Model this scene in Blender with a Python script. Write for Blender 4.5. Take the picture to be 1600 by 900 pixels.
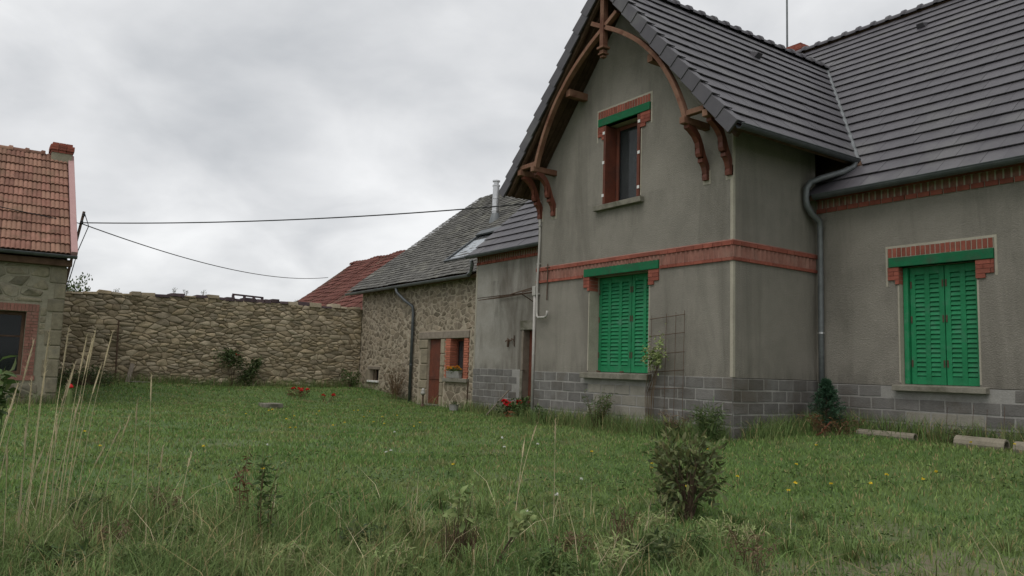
import bpy, bmesh, math, random
import numpy as np
from mathutils import Vector, Matrix
rnd = random.Random(7)
for o in list(bpy.data.objects): bpy.data.objects.remove(o)
S = bpy.context.scene
COL = S.collection
rad = math.radians

# ------------------------------------------------------------------ camera
YAW, PIT, ROL, FPX, CAMH = rad(55.202), rad(6.032), rad(1.840), 1212.17, 1.35
fw = Vector((-math.sin(YAW)*math.cos(PIT), math.cos(YAW)*math.cos(PIT), math.sin(PIT)))
r0 = Vector((math.cos(YAW), math.sin(YAW), 0)); u0 = r0.cross(fw)
cr = r0*math.cos(ROL) + u0*math.sin(ROL); cu = -r0*math.sin(ROL) + u0*math.cos(ROL)
cam = bpy.data.objects.new('camera', bpy.data.cameras.new('camera')); COL.objects.link(cam)
M4 = Matrix((cr, cu, -fw)).transposed().to_4x4(); M4.translation = (0, 0, CAMH)
cam.matrix_world = M4
cam.data.sensor_width = 36; cam.data.lens = FPX/1600*36; cam.data.clip_start = .05; cam.data.clip_end = 3000
S.camera = cam

# ------------------------------------------------------------------ world, sun, exposure
SUN_EL, SUN_AZ = rad(60), rad(160)          # azimuth clockwise from +Y
W = bpy.data.worlds.new('World'); S.world = W; W.use_nodes = True
nt = W.node_tree; N = nt.nodes; L = nt.links; N.clear()
wo = N.new('ShaderNodeOutputWorld'); bg = N.new('ShaderNodeBackground'); bg.inputs[1].default_value = .1
sky = N.new('ShaderNodeTexSky'); sky.sky_type = 'NISHITA'; sky.sun_disc = False
sky.sun_elevation = SUN_EL; sky.sun_rotation = SUN_AZ
tc = N.new('ShaderNodeTexCoord'); sep = N.new('ShaderNodeSeparateXYZ'); L.new(tc.outputs['Generated'], sep.inputs[0])
def wmath(op, a, b=None, clamp=False):
    m = N.new('ShaderNodeMath'); m.operation = op; m.use_clamp = clamp
    for i, v in enumerate((a, b)):
        if v is None: continue
        if isinstance(v, (int, float)): m.inputs[i].default_value = v
        else: L.new(v, m.inputs[i])
    return m.outputs[0]
zz = wmath('ADD', wmath('MAXIMUM', sep.outputs[2], 0.0), .34)      # cloud sheet seen in perspective
cx = wmath('DIVIDE', sep.outputs[0], zz); cy = wmath('DIVIDE', sep.outputs[1], zz)
comb = N.new('ShaderNodeCombineXYZ'); L.new(cx, comb.inputs[0]); L.new(cy, comb.inputs[1])
def wnoise(scale, det, dist, off):
    mp = N.new('ShaderNodeMapping'); mp.inputs['Location'].default_value = off; L.new(comb.outputs[0], mp.inputs[0])
    n = N.new('ShaderNodeTexNoise'); n.inputs['Scale'].default_value = scale; n.inputs['Detail'].default_value = det
    n.inputs['Distortion'].default_value = dist; n.inputs['Roughness'].default_value = .5; L.new(mp.outputs[0], n.inputs['Vector'])
    return n.outputs[0]
n1 = wnoise(1.15, 6, .25, (3.2, 1.7, 0)); n2 = wnoise(3.4, 7, .35, (7.1, 4.2, 0))
cl = wmath('ADD', wmath('MULTIPLY', n1, .6), wmath('MULTIPLY', n2, .4))
ramp = N.new('ShaderNodeValToRGB'); L.new(cl, ramp.inputs[0])
ramp.color_ramp.elements[0].position = .37; ramp.color_ramp.elements[0].color = (4.95, 5.1, 5.3, 1)
ramp.color_ramp.elements[1].position = .63; ramp.color_ramp.elements[1].color = (8.3, 8.35, 8.4, 1)
e = ramp.color_ramp.elements.new(.5); e.color = (6.6, 6.68, 6.8, 1)
mix = N.new('ShaderNodeMix'); mix.data_type = 'RGBA'; mix.inputs[0].default_value = .95
L.new(sky.outputs[0], mix.inputs[6]); L.new(ramp.outputs[0], mix.inputs[7])
L.new(mix.outputs[2], bg.inputs[0]); L.new(bg.outputs[0], wo.inputs[0])
sun = bpy.data.objects.new('sun', bpy.data.lights.new('sun', 'SUN')); COL.objects.link(sun)
sun.data.energy = 1.2; sun.data.angle = rad(40); sun.data.color = (1, .96, .9)
sd = Vector((math.sin(SUN_AZ)*math.cos(SUN_EL), math.cos(SUN_AZ)*math.cos(SUN_EL), math.sin(SUN_EL)))
sun.rotation_euler = sd.to_track_quat('Z', 'Y').to_euler()
S.view_settings.view_transform = 'Standard'; S.view_settings.look = 'None'
S.view_settings.exposure = .2; S.view_settings.gamma = 1

# ------------------------------------------------------------------ helpers
def project(p):
    q = Vector(p) - Vector((0, 0, CAMH)); w = q.dot(fw)
    if w < .1: return None
    return 800 + FPX*q.dot(cr)/w, 450 - FPX*q.dot(cu)/w, w

class MB:
    def __init__(s): s.V = []; s.F = []
    def add(s, V, F):
        k = len(s.V); s.V += [tuple(v) for v in V]; s.F += [tuple(i+k for i in f) for f in F]; return s
    def box(s, x0, x1, y0, y1, z0, z1):
        return s.add([(x0,y0,z0),(x1,y0,z0),(x1,y1,z0),(x0,y1,z0),(x0,y0,z1),(x1,y0,z1),(x1,y1,z1),(x0,y1,z1)],
                     [(0,3,2,1),(4,5,6,7),(0,1,5,4),(1,2,6,5),(2,3,7,6),(3,0,4,7)])
    def obox(s, c, a, b, d):
        c, a, b, d = map(Vector, (c, a, b, d)); V = []
        for k in (-1, 1):
            for i, j in ((-1,-1),(1,-1),(1,1),(-1,1)): V.append(c + a*i + b*j + d*k)
        return s.add(V, [(0,3,2,1),(4,5,6,7),(0,1,5,4),(1,2,6,5),(2,3,7,6),(3,0,4,7)])
    def beam(s, p, q, w, h, up=(0,0,1)):
        p, q, up = Vector(p), Vector(q), Vector(up); d = q - p; t = d.normalized()
        sd = t.cross(up); sd = sd.normalized() if sd.length > 1e-4 else t.orthogonal().normalized()
        return s.obox((p+q)/2, d/2, sd*w/2, sd.cross(t)*h/2)
    def prism(s, poly, vec):
        n = len(poly); poly = [Vector(p) for p in poly]; vec = Vector(vec)
        return s.add(poly + [p+vec for p in poly], [tuple(range(n))[::-1], tuple(range(n, 2*n))] + [(i, (i+1) % n, n+(i+1) % n, n+i) for i in range(n)])
    def quad(s, *p): return s.add(p, [tuple(range(len(p)))])
    def sweep(s, pts, prof, up=None, scale=None, caps=True, closed=True):
        pts = [Vector(p) for p in pts]; n = len(prof); rings = []; prev = None
        for i, p in enumerate(pts):
            a = pts[max(i-1, 0)]; b = pts[min(i+1, len(pts)-1)]; t = (b-a).normalized()
            if up is not None: sdv = t.cross(Vector(up)).normalized()
            else:
                if prev is None: sdv = t.orthogonal().normalized()
                else: sdv = (prev - t*prev.dot(t)).normalized()
            prev = sdv; w = sdv.cross(t); k = scale[i] if scale else 1
            rings.append([p + sdv*x*k + w*y*k for x, y in prof])
        V = [v for r in rings for v in r]; F = []; m = n if closed else n-1
        for i in range(len(pts)-1):
            for j in range(m):
                a, b = i*n+j, i*n+(j+1) % n; F.append((a, b, b+n, a+n))
        if caps and closed: F += [tuple(range(n))[::-1], tuple(range((len(pts)-1)*n, len(pts)*n))]
        return s.add(V, F)
    def tube(s, pts, r, n=8, scale=None):
        return s.sweep(pts, [(r*math.cos(6.28318*k/n), r*math.sin(6.28318*k/n)) for k in range(n)], scale=scale)
    def lathe(s, c, prof, n=14):
        c = Vector(c); V = [c + Vector((r*math.cos(6.28318*k/n), r*math.sin(6.28318*k/n), z)) for r, z in prof for k in range(n)]
        F = [(i*n+k, i*n+(k+1) % n, (i+1)*n+(k+1) % n, (i+1)*n+k) for i in range(len(prof)-1) for k in range(n)]
        F += [tuple(range(n))[::-1], tuple(range((len(prof)-1)*n, len(prof)*n))]
        return s.add(V, F)
    def mesh(s, name):
        m = bpy.data.meshes.new(name); m.from_pydata(s.V, [], s.F); m.update(); return m
    def build(s, name, mat, parent=None, smooth=False, bevel=0, kind=None):
        return link(name, s.mesh(name), mat, parent, smooth, bevel, kind)

def link(name, me, mat, parent=None, smooth=False, bevel=0, kind=None, mw=None):
    o = bpy.data.objects.new(name, me); COL.objects.link(o)
    if mat is not None and len(me.materials) == 0: me.materials.append(mat)
    if smooth: me.polygons.foreach_set('use_smooth', [True]*len(me.polygons))
    if mw is not None: o.matrix_world = mw
    if parent is not None: setpar(o, parent)
    if bevel:
        b = o.modifiers.new('bevel', 'BEVEL'); b.width = bevel; b.segments = 2; b.limit_method = 'ANGLE'
    if kind: o['kind'] = kind
    return o
def wloc(o):
    m = o.matrix_basis.copy()
    if o.parent: m = wloc(o.parent) @ o.matrix_parent_inverse @ m
    return m
def setpar(o, p):
    o.parent = p; o.matrix_parent_inverse = wloc(p).inverted()
def tag(o, label, cat, group=None):
    o['label'] = label; o['category'] = cat
    if group: o['group'] = group
    return o
def thing(name, label, cat, loc, group=None):
    o = bpy.data.objects.new(name, None); COL.objects.link(o); o.location = loc; o.empty_display_size = .2
    return tag(o, label, cat, group)
def fastmesh(name, V, T):
    m = bpy.data.meshes.new(name); n = len(V); k = len(T)
    m.vertices.add(n); m.vertices.foreach_set('co', np.asarray(V, np.float32).ravel())
    m.loops.add(3*k); m.loops.foreach_set('vertex_index', np.asarray(T, np.int32).ravel())
    m.polygons.add(k); m.polygons.foreach_set('loop_start', np.arange(0, 3*k, 3, dtype=np.int32))
    m.update(calc_edges=True); return m

def clip(poly, nx, ny, c):
    out = []
    for i in range(len(poly)):
        a, b = poly[i], poly[(i+1) % len(poly)]
        da, db = nx*a[0]+ny*a[1]-c, nx*b[0]+ny*b[1]-c
        if da <= 0: out.append(a)
        if (da < 0 < db) or (db < 0 < da):
            t = da/(da-db); out.append((a[0]+(b[0]-a[0])*t, a[1]+(b[1]-a[1])*t))
    return out
def area(p): return .5*sum(p[i][0]*p[(i+1) % len(p)][1]-p[(i+1) % len(p)][0]*p[i][1] for i in range(len(p)))
def inset(poly, g):
    if area(poly) < 0: poly = poly[::-1]
    out = poly
    for i in range(len(poly)):
        a, b = poly[i], poly[(i+1) % len(poly)]; dx, dy = b[0]-a[0], b[1]-a[1]; l = math.hypot(dx, dy)
        if l < 1e-6: continue
        nx, ny = dy/l, -dx/l
        out = clip(out, nx, ny, nx*a[0]+ny*a[1]-g)
        if len(out) < 3: return []
    return out
def wall_faces(mb, rect, holes, f, clips=()):
    u0, u1, v0, v1 = rect
    us = sorted({u0, u1} | {h[0] for h in holes} | {h[1] for h in holes}); vs = sorted({v0, v1} | {h[2] for h in holes} | {h[3] for h in holes})
    us = [u for u in us if u0 <= u <= u1]; vs = [v for v in vs if v0 <= v <= v1]
    for a, b in zip(us, us[1:]):
        for c, d in zip(vs, vs[1:]):
            m = ((a+b)/2, (c+d)/2)
            if any(h[0] < m[0] < h[1] and h[2] < m[1] < h[3] for h in holes): continue
            p = [(a, c), (b, c), (b, d), (a, d)]
            for cl_ in clips: p = clip(p, *cl_) if len(p) > 2 else p
            if len(p) > 2 and abs(area(p)) > 1e-6: mb.add([f(*q) for q in p], [tuple(range(len(p)))])
def rubble(rect, du, dv, holes=(), clips=(), gap=.012, seed=1, drop=.12, jit=.42, cut=.22):
    R = random.Random(seed); u0, u1, v0, v1 = rect; k = du/dv; P = []
    v = v0; row = 0
    while v < v1:
        h = dv*R.uniform(.7, 1.35); u = u0 - du*R.random()
        while u < u1 + du:
            w = du*R.uniform(.55, 1.5)
            p = (u+w/2+R.uniform(-.2, .2)*w, v+h/2+R.uniform(-jit, jit)*h)
            if R.random() > drop: P.append(p)
            u += w
        v += h; row += 1
    A = np.array(P); B = A*np.array([1, k]); out = []
    for i in range(len(P)):
        px_, py_ = P[i]
        if not (u0 <= px_ <= u1 and v0-.1 <= py_ <= v1+.1): continue
        if any(h[0] < px_ < h[1] and h[2] < py_ < h[3] for h in holes): continue
        poly = [(max(u0, px_-2*du), max(v0, py_-2*dv)), (min(u1, px_+2*du), max(v0, py_-2*dv)), (min(u1, px_+2*du), min(v1, py_+2*dv)), (max(u0, px_-2*du), min(v1, py_+2*dv))]
        d = ((B-B[i])**2).sum(1); nb = np.argsort(d)[1:22]
        for j in nb:
            nx, ny = B[j]-B[i]; mx, my = (B[j]+B[i])/2
            poly = clip(poly, nx, ny*k, nx*mx+ny*my)
            if len(poly) < 3: break
        if len(poly) < 3: continue
        for h in holes:
            if max(q[0] for q in poly) <= h[0] or min(q[0] for q in poly) >= h[1] or max(q[1] for q in poly) <= h[2] or min(q[1] for q in poly) >= h[3]: continue
            ds = [(px_-h[1], (-1, 0, -h[1])), (h[0]-px_, (1, 0, h[0])), (py_-h[3], (0, -1, -h[3])), (h[2]-py_, (0, 1, h[2]))]
            poly = clip(poly, *max(ds)[1])
            if len(poly) < 3: break
        for c in clips:
            if len(poly) > 2: poly = clip(poly, *c)
        if len(poly) < 3: continue
        poly = inset(poly, gap*R.uniform(.6, 1.5))
        if len(poly) < 3 or area(poly) < .0025: continue
        q = []                                     # knock the corners off
        for a in range(len(poly)):
            A_, B_, C_ = poly[a-1], poly[a], poly[(a+1) % len(poly)]
            t1, t2 = R.uniform(.04, cut), R.uniform(.04, cut)
            q += [(B_[0]+(A_[0]-B_[0])*t1, B_[1]+(A_[1]-B_[1])*t1), (B_[0]+(C_[0]-B_[0])*t2, B_[1]+(C_[1]-B_[1])*t2)]
        out.append(q)
    return out
def stone_geo(poly, depth, R, back=.02):
    """verts in (u, v, n) about the centroid"""
    cu_ = sum(p[0] for p in poly)/len(poly); cv_ = sum(p[1] for p in poly)/len(poly); n = len(poly)
    tx, ty = R.uniform(-.12, .12), R.uniform(-.12, .12); d = depth*R.uniform(.55, 1.3)
    V = [(p[0]-cu_, p[1]-cv_, -back) for p in poly]
    V += [((p[0]-cu_)*.98, (p[1]-cv_)*.97, d*.6) for p in poly]
    V += [((p[0]-cu_)*.86+R.uniform(-.006, .006), (p[1]-cv_)*.82+R.uniform(-.006, .006), d+(p[0]-cu_)*tx+(p[1]-cv_)*ty) for p in poly]
    F = [(r*n+i, r*n+(i+1) % n, (r+1)*n+(i+1) % n, (r+1)*n+i) for r in (0, 1) for i in range(n)] + [tuple(range(2*n, 3*n))]
    return (cu_, cv_), V, F
def place_stones(polys, origin, ua, va, na, depth, mat, parent, name='stone', limit=300, seed=3, smooth=True):
    R = random.Random(seed); ua, va, na, origin = map(Vector, (ua, va, na, origin)); items = []
    for p in polys:
        (a, b), V, F = stone_geo(p, depth, R); c = origin + ua*a + va*b; pr = project(c); s = 0
        if pr and -60 < pr[0] < 1660 and -60 < pr[1] < 960: s = abs(area(p))/pr[2]**2
        items.append((s, c, V, F))
    items.sort(key=lambda t: -t[0]); rest = MB(); Rm = Matrix((ua, va, na)).transposed().to_4x4()
    for k, (s, c, V, F) in enumerate(items):
        if k < limit and s > 0:
            me = bpy.data.meshes.new(name); me.from_pydata(V, [], F)
            mw = Rm.copy(); mw.translation = c
            link(name, me, mat, parent, smooth, mw=mw)
        else: rest.add([c + ua*v[0] + va*v[1] + na*v[2] for v in V], F)
    if rest.V: rest.build('small_stones', mat, parent, smooth, kind='stuff')

# ------------------------------------------------------------------ materials
def mat(name, c1, c2, scale=4, rough=.85, bump=.3, bscale=40, rand=.25, c3=None, s3=.9, t3=(.55, .7), spec=.3, metal=0, tint=None, streak=False, detail=6, trans=0):
    m = bpy.data.materials.new(name); m.use_nodes = True; t = m.node_tree; n = t.nodes; l = t.links
    b = n['Principled BSDF']; b.inputs['Roughness'].default_value = rough; b.inputs['Metallic'].default_value = metal
    b.inputs['Specular IOR Level'].default_value = spec
    co = n.new('ShaderNodeTexCoord'); geo = n.new('ShaderNodeNewGeometry'); oi = n.new('ShaderNodeObjectInfo')
    def M(op, a, b_=None, cl_=False):
        x = n.new('ShaderNodeMath'); x.operation = op; x.use_clamp = cl_
        for i, v in enumerate((a, b_)):
            if v is None: continue
            if isinstance(v, (int, float)): x.inputs[i].default_value = v
            else: l.new(v, x.inputs[i])
        return x.outputs[0]
    def noise(sc, det=6, vec=geo.outputs['Position'], stretch=None, dist=.2):
        if stretch:
            mp = n.new('ShaderNodeMapping'); mp.inputs['Scale'].default_value = stretch; l.new(vec, mp.inputs[0]); vec = mp.outputs[0]
        x = n.new('ShaderNodeTexNoise'); x.inputs['Scale'].default_value = sc; x.inputs['Detail'].default_value = det; x.inputs['Roughness'].default_value = .62
        x.inputs['Distortion'].default_value = dist; l.new(vec, x.inputs['Vector']); return x.outputs[0]
    def rampf(f, a, b_):
        x = n.new('ShaderNodeMapRange'); x.inputs[1].default_value = a; x.inputs[2].default_value = b_; l.new(f, x.inputs[0]); return x.outputs[0]
    def mixc(f, a, b_, mode='MIX'):
        x = n.new('ShaderNodeMix'); x.data_type = 'RGBA'; x.blend_type = mode
        if isinstance(f, (int, float)): x.inputs[0].default_value = f
        else: l.new(f, x.inputs[0])
        for k, v in ((6, a), (7, b_)):
            if isinstance(v, tuple): x.inputs[k].default_value = (*v, 1)
            else: l.new(v, x.inputs[k])
        return x.outputs[2]
    col = mixc(rampf(noise(scale, detail), .32, .68), c1, c2)
    if c3 is not None:
        f = noise(s3, 7, stretch=(1, 1, .18) if streak else None, dist=.5)
        col = mixc(rampf(f, *t3), col, c3)
    r = M('FRACT', M('ADD', oi.outputs['Random'], geo.outputs['Random Per Island']))
    if tint is not None:                                   # some pieces are of another colour
        r2 = M('FRACT', M('MULTIPLY', r, 7.31)); col = mixc(M('MULTIPLY', r2, 1.0), col, mixc(.5, col, tint))
    k = M('ADD', M('MULTIPLY', r, 2*rand), 1-rand)
    fine = M('ADD', M('MULTIPLY', noise(bscale*1.3, 3), .5), .75)
    cc = n.new('ShaderNodeCombineXYZ'); kk = M('MULTIPLY', k, fine)
    for i in range(3): l.new(kk, cc.inputs[i])
    col = mixc(1.0, col, cc.outputs[0], 'MULTIPLY')
    l.new(col, b.inputs['Base Color'])
    if bump:
        bp = n.new('ShaderNodeBump'); bp.inputs['Strength'].default_value = bump; bp.inputs['Distance'].default_value = .02
        l.new(noise(bscale, 5), bp.inputs['Height']); l.new(bp.outputs[0], b.inputs['Normal'])
    if trans:
        out = n['Material Output']; tr = n.new('ShaderNodeBsdfTranslucent'); ms = n.new('ShaderNodeMixShader'); ms.inputs[0].default_value = trans
        l.new(col, tr.inputs[0]); l.new(b.outputs[0], ms.inputs[1]); l.new(tr.outputs[0], ms.inputs[2]); l.new(ms.outputs[0], out.inputs[0])
    return m
Mt = {}
Mt['render'] = mat('grey_roughcast', (.222, .206, .178), (.285, .264, .228), 1.1, .95, 1.0, 60, 0, (.15, .138, .117), 1.3, (.50, .74), .1, streak=True)
Mt['smooth'] = mat('smooth_render', (.33, .305, .25), (.40, .37, .30), 3, .9, .2, 30, .04, (.22, .2, .16), 1.2, (.55, .8), .1, streak=True)
Mt['oldrender'] = mat('weathered_render', (.25, .235, .205), (.33, .315, .285), 1.6, .95, .35, 30, 0, (.15, .135, .115), .9, (.52, .68), .1, streak=True)
Mt['block'] = mat('concrete_block', (.142, .136, .128), (.19, .182, .172), 6, .95, .6, 55, .13, (.115, .10, .082), 1.1, (.48, .70), .1)
Mt['blockpale'] = mat('smeared_block', (.235, .222, .19), (.29, .272, .232), 6, .95, .5, 50, .06, (.19, .178, .15), 1.5, (.5, .75), .1)
Mt['joint'] = mat('cement_joint', (.265, .256, .24), (.33, .32, .30), 5, .95, .4, 40, 0, (.2, .19, .17), 1.1, (.5, .7), .1)
Mt['sill'] = mat('concrete_sill', (.185, .172, .14), (.25, .235, .195), 6, .9, .5, 40, .05, (.09, .088, .06), 2.2, (.47, .66), .15)
Mt['brick'] = mat('red_brick', (.225, .07, .05), (.30, .098, .07), 9, .9, .4, 50, .18, (.21, .085, .062), 2, (.55, .75), .15)
Mt['brickorange'] = mat('orange_brick', (.36, .125, .078), (.45, .17, .11), 9, .9, .4, 50, .18, (.28, .11, .075), 2, (.55, .75), .15)
Mt['brickpink'] = mat('weathered_pink_brick', (.225, .105, .082), (.285, .142, .112), 9, .9, .4, 50, .15, (.26, .15, .12), 2, (.5, .7), .15)
Mt['green'] = mat('green_paint', (.008, .165, .062), (.014, .215, .085), 5, .6, .15, 60, .09, (.05, .20, .11), 4, (.52, .72), .35)
Mt['greenold'] = mat('weathered_green_paint', (.009, .105, .045), (.014, .145, .062), 4, .75, .25, 50, .05, (.04, .085, .05), 3, (.5, .68), .2)
Mt['brown'] = mat('brown_paint', (.115, .034, .02), (.155, .048, .028), 6, .65, .15, 50, .06, (.085, .036, .026), 2.5, (.5, .7), .35)
Mt['wood'] = mat('weathered_timber', (.165, .078, .05), (.235, .135, .09), 3.5, .8, .35, 50, .1, (.12, .05, .032), 2.2, (.5, .66), .2)
Mt['darkwood'] = mat('dark_timber', (.075, .045, .03), (.13, .08, .055), 4, .85, .4, 45, .2, spec=.15)
Mt['greywood'] = mat('grey_timber', (.19, .16, .125), (.27, .23, .19), 6, .9, .4, 60, .1, spec=.15)
Mt['tile'] = mat('anthracite_tile', (.064, .060, .068), (.080, .075, .083), 3, .5, .1, 90, .09, (.115, .112, .11), .8, (.52, .75), .4)
Mt['clay'] = mat('clay_tile', (.205, .10, .075), (.275, .145, .11), 5, .9, .4, 50, .22, (.17, .10, .07), 1.8, (.5, .66), .15, tint=(.30, .19, .13))
Mt['redtile'] = mat('red_clay_tile', (.115, .046, .038), (.155, .064, .05), 4, .9, .4, 50, .2, (.14, .066, .05), 1.5, (.52, .7), .15)
Mt['slate'] = mat('old_slate', (.095, .092, .085), (.145, .14, .128), 5, .85, .4, 50, .28, (.19, .185, .155), 1.1, (.52, .68), .2)
Mt['zinc'] = mat('zinc', (.13, .14, .145), (.19, .20, .205), 5, .55, .1, 40, .04, (.09, .10, .10), 2.5, (.5, .7), .5, metal=.35)
Mt['zincd'] = mat('dark_zinc', (.07, .078, .082), (.11, .12, .125), 5, .5, .1, 40, .04, spec=.5, metal=.35)
Mt['steel'] = mat('stainless_steel', (.5, .5, .5), (.6, .6, .6), 8, .3, .05, 40, 0, metal=.9)
Mt['iron'] = mat('rusty_iron', (.07, .045, .033), (.12, .075, .05), 20, .85, .3, 80, .1)
Mt['stone'] = mat('field_stone', (.275, .217, .138), (.375, .305, .205), 7, .95, .8, 22, .30, (.19, .155, .11), 1.1, (.52, .74), .1, tint=(.42, .37, .29))
Mt['hstone'] = mat('granite_rubble', (.20, .163, .118), (.28, .232, .17), 9, .95, .7, 26, .26, (.13, .11, .085), 1.5, (.55, .72), .1, tint=(.22, .19, .15))
Mt['lstone'] = mat('pale_granite', (.19, .165, .115), (.275, .245, .175), 7, .95, .6, 26, .22, (.16, .15, .12), 1.5, (.5, .7), .1)
Mt['ashlar'] = mat('dressed_granite', (.25, .215, .155), (.33, .285, .21), 7, .92, .5, 30, .15, (.19, .165, .125), 2, (.5, .7), .1)
Mt['mortar'] = mat('lime_mortar', (.35, .30, .23), (.44, .38, .295), 6, .95, .5, 35, 0, (.27, .225, .165), .7, (.5, .7), .1)
Mt['lmortar'] = mat('grey_lime_mortar', (.24, .22, .165), (.31, .285, .215), 6, .95, .6, 35, 0, spec=.1)
Mt['earth'] = mat('earth_mortar', (.20, .162, .108), (.27, .222, .152), 6, .98, .8, 30, 0, spec=.05)
Mt['copingp'] = mat('dark_coping', (.065, .05, .058), (.12, .085, .085), 6, .85, .5, 30, .3, spec=.15)
Mt['pinkpaint'] = mat('pink_verge', (.42, .26, .25), (.47, .30, .285), 5, .85, .2, 40, .03, spec=.15)
Mt['blind'] = mat('white_blind', (.40, .43, .46), (.46, .49, .52), 5, .9, .1, 20, 0)
Mt['white'] = mat('white_plastic', (.66, .66, .64), (.74, .74, .72), 9, .5, 0, 40, 0)
Mt['conduit'] = mat('grey_conduit', (.33, .315, .29), (.42, .40, .37), 9, .6, .05, 40, 0)
Mt['cable'] = mat('black_cable', (.018, .018, .02), (.03, .03, .03), 9, .6, 0, 40, 0)
Mt['terracotta'] = mat('terracotta', (.36, .15, .075), (.44, .20, .11), 9, .9, .2, 40, .05)
Mt['buff'] = mat('buff_clay_pipe', (.20, .178, .138), (.265, .238, .185), 6, .9, .5, 35, .1, (.14, .13, .095), 3, (.5, .7), .1)
Mt['soil'] = mat('soil', (.06, .045, .03), (.10, .078, .05), 6, 1, .8, 30, 0)
Mt['dark'] = mat('dark_interior', (.012, .012, .012), (.02, .02, .02), 4, .9, 0, 30, 0)
Mt['curtain'] = mat('net_curtain', (.42, .45, .46), (.50, .53, .54), 5, .95, .3, 20, 0)
def leafmat(n, a, b, rand=.35, tint=None, rough=.6): return mat(n, a, b, 3, rough, 0, 40, rand, tint=tint, spec=.3, trans=.25, detail=2)
Mt['leaf'] = leafmat('leaf_green', (.05, .105, .028), (.075, .14, .04), .4, (.14, .13, .05))
Mt['leafdark'] = leafmat('leaf_dark', (.04, .078, .027), (.066, .115, .04), .45, (.14, .13, .05))
Mt['leafbush'] = leafmat('leaf_bush', (.07, .108, .038), (.11, .15, .056), .45, (.20, .16, .07))
Mt['leafpale'] = leafmat('leaf_pale', (.18, .26, .085), (.25, .33, .125), .3, (.30, .28, .13))
Mt['leafred'] = leafmat('leaf_reddish', (.12, .06, .03), (.10, .10, .035), .4, (.17, .055, .03))
Mt['conif'] = leafmat('conifer_green', (.03, .078, .042), (.05, .11, .06), .35)
Mt['dry'] = leafmat('dry_stem', (.48, .40, .25), (.60, .51, .33), .25)
Mt['deadbrown'] = leafmat('dead_brown', (.11, .07, .04), (.18, .12, .07), .4)
Mt['red'] = leafmat('red_petal', (.50, .012, .018), (.60, .02, .02), .25)
Mt['orange'] = leafmat('orange_petal', (.62, .20, .012), (.70, .32, .02), .25)
Mt['yellow'] = leafmat('yellow_petal', (.72, .52, .03), (.80, .60, .05), .15)
Mt['whitep'] = leafmat('white_petal', (.66, .66, .60), (.75, .75, .70), .1)
Mt['twig'] = mat('twig_bark', (.07, .048, .032), (.12, .085, .055), 12, .95, .3, 60, .2)
def glassmat(name, c, r=.06):
    m = bpy.data.materials.new(name); m.use_nodes = True; b = m.node_tree.nodes['Principled BSDF']
    n = m.node_tree.nodes; l = m.node_tree.links
    x = n.new('ShaderNodeTexNoise'); x.inputs['Scale'].default_value = 2.5
    rp = n.new('ShaderNodeMapRange'); rp.inputs[3].default_value = r*.6; rp.inputs[4].default_value = r*1.6
    l.new(x.outputs[0], rp.inputs[0]); l.new(rp.outputs[0], b.inputs['Roughness'])
    b.inputs['Base Color'].default_value = (*c, 1); b.inputs['Specular IOR Level'].default_value = .35; b.inputs['Alpha'].default_value = .5
    return m
Mt['clearglass'] = glassmat('clear_glass', (.3, .33, .36)); Mt['clearglass'].node_tree.nodes['Principled BSDF'].inputs['Alpha'].default_value = .18
Mt['glass'] = glassmat('window_glass', (.02, .024, .026))
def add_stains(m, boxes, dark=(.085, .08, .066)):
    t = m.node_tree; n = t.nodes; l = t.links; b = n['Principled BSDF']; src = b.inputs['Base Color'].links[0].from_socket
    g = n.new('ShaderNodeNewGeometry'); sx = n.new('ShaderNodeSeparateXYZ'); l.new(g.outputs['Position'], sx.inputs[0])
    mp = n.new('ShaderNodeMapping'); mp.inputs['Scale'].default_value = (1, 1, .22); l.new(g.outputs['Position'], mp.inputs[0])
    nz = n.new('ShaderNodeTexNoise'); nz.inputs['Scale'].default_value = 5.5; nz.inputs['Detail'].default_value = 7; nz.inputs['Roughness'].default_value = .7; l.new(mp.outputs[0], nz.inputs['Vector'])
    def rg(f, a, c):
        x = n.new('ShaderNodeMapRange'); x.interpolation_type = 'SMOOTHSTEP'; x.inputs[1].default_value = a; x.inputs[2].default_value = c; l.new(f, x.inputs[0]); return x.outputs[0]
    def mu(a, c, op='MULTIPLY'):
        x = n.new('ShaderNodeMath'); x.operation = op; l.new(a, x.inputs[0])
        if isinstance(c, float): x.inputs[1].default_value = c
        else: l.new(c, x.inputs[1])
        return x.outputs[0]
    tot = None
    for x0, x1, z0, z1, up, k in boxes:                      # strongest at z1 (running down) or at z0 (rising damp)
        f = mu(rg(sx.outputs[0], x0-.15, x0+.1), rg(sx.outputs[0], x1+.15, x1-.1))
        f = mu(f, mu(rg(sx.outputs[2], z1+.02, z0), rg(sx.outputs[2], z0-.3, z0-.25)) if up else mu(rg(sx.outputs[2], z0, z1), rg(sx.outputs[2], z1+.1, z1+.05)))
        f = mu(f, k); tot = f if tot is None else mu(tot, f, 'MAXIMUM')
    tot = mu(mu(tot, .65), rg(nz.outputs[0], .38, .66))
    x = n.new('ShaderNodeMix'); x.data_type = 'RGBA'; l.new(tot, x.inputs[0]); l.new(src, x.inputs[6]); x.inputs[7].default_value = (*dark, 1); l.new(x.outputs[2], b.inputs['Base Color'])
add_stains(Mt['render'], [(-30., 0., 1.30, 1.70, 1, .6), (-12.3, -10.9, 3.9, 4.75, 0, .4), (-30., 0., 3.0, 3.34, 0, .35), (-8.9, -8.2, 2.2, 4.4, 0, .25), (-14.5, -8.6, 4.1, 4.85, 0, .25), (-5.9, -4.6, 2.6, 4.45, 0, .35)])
add_stains(Mt['oldrender'], [(-30., 0., 1.36, 1.65, 1, .8), (-19.3, -18.7, 1.5, 3.9, 0, .8), (-18.2, -17.6, 2.2, 3.6, 0, .5)])
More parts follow.
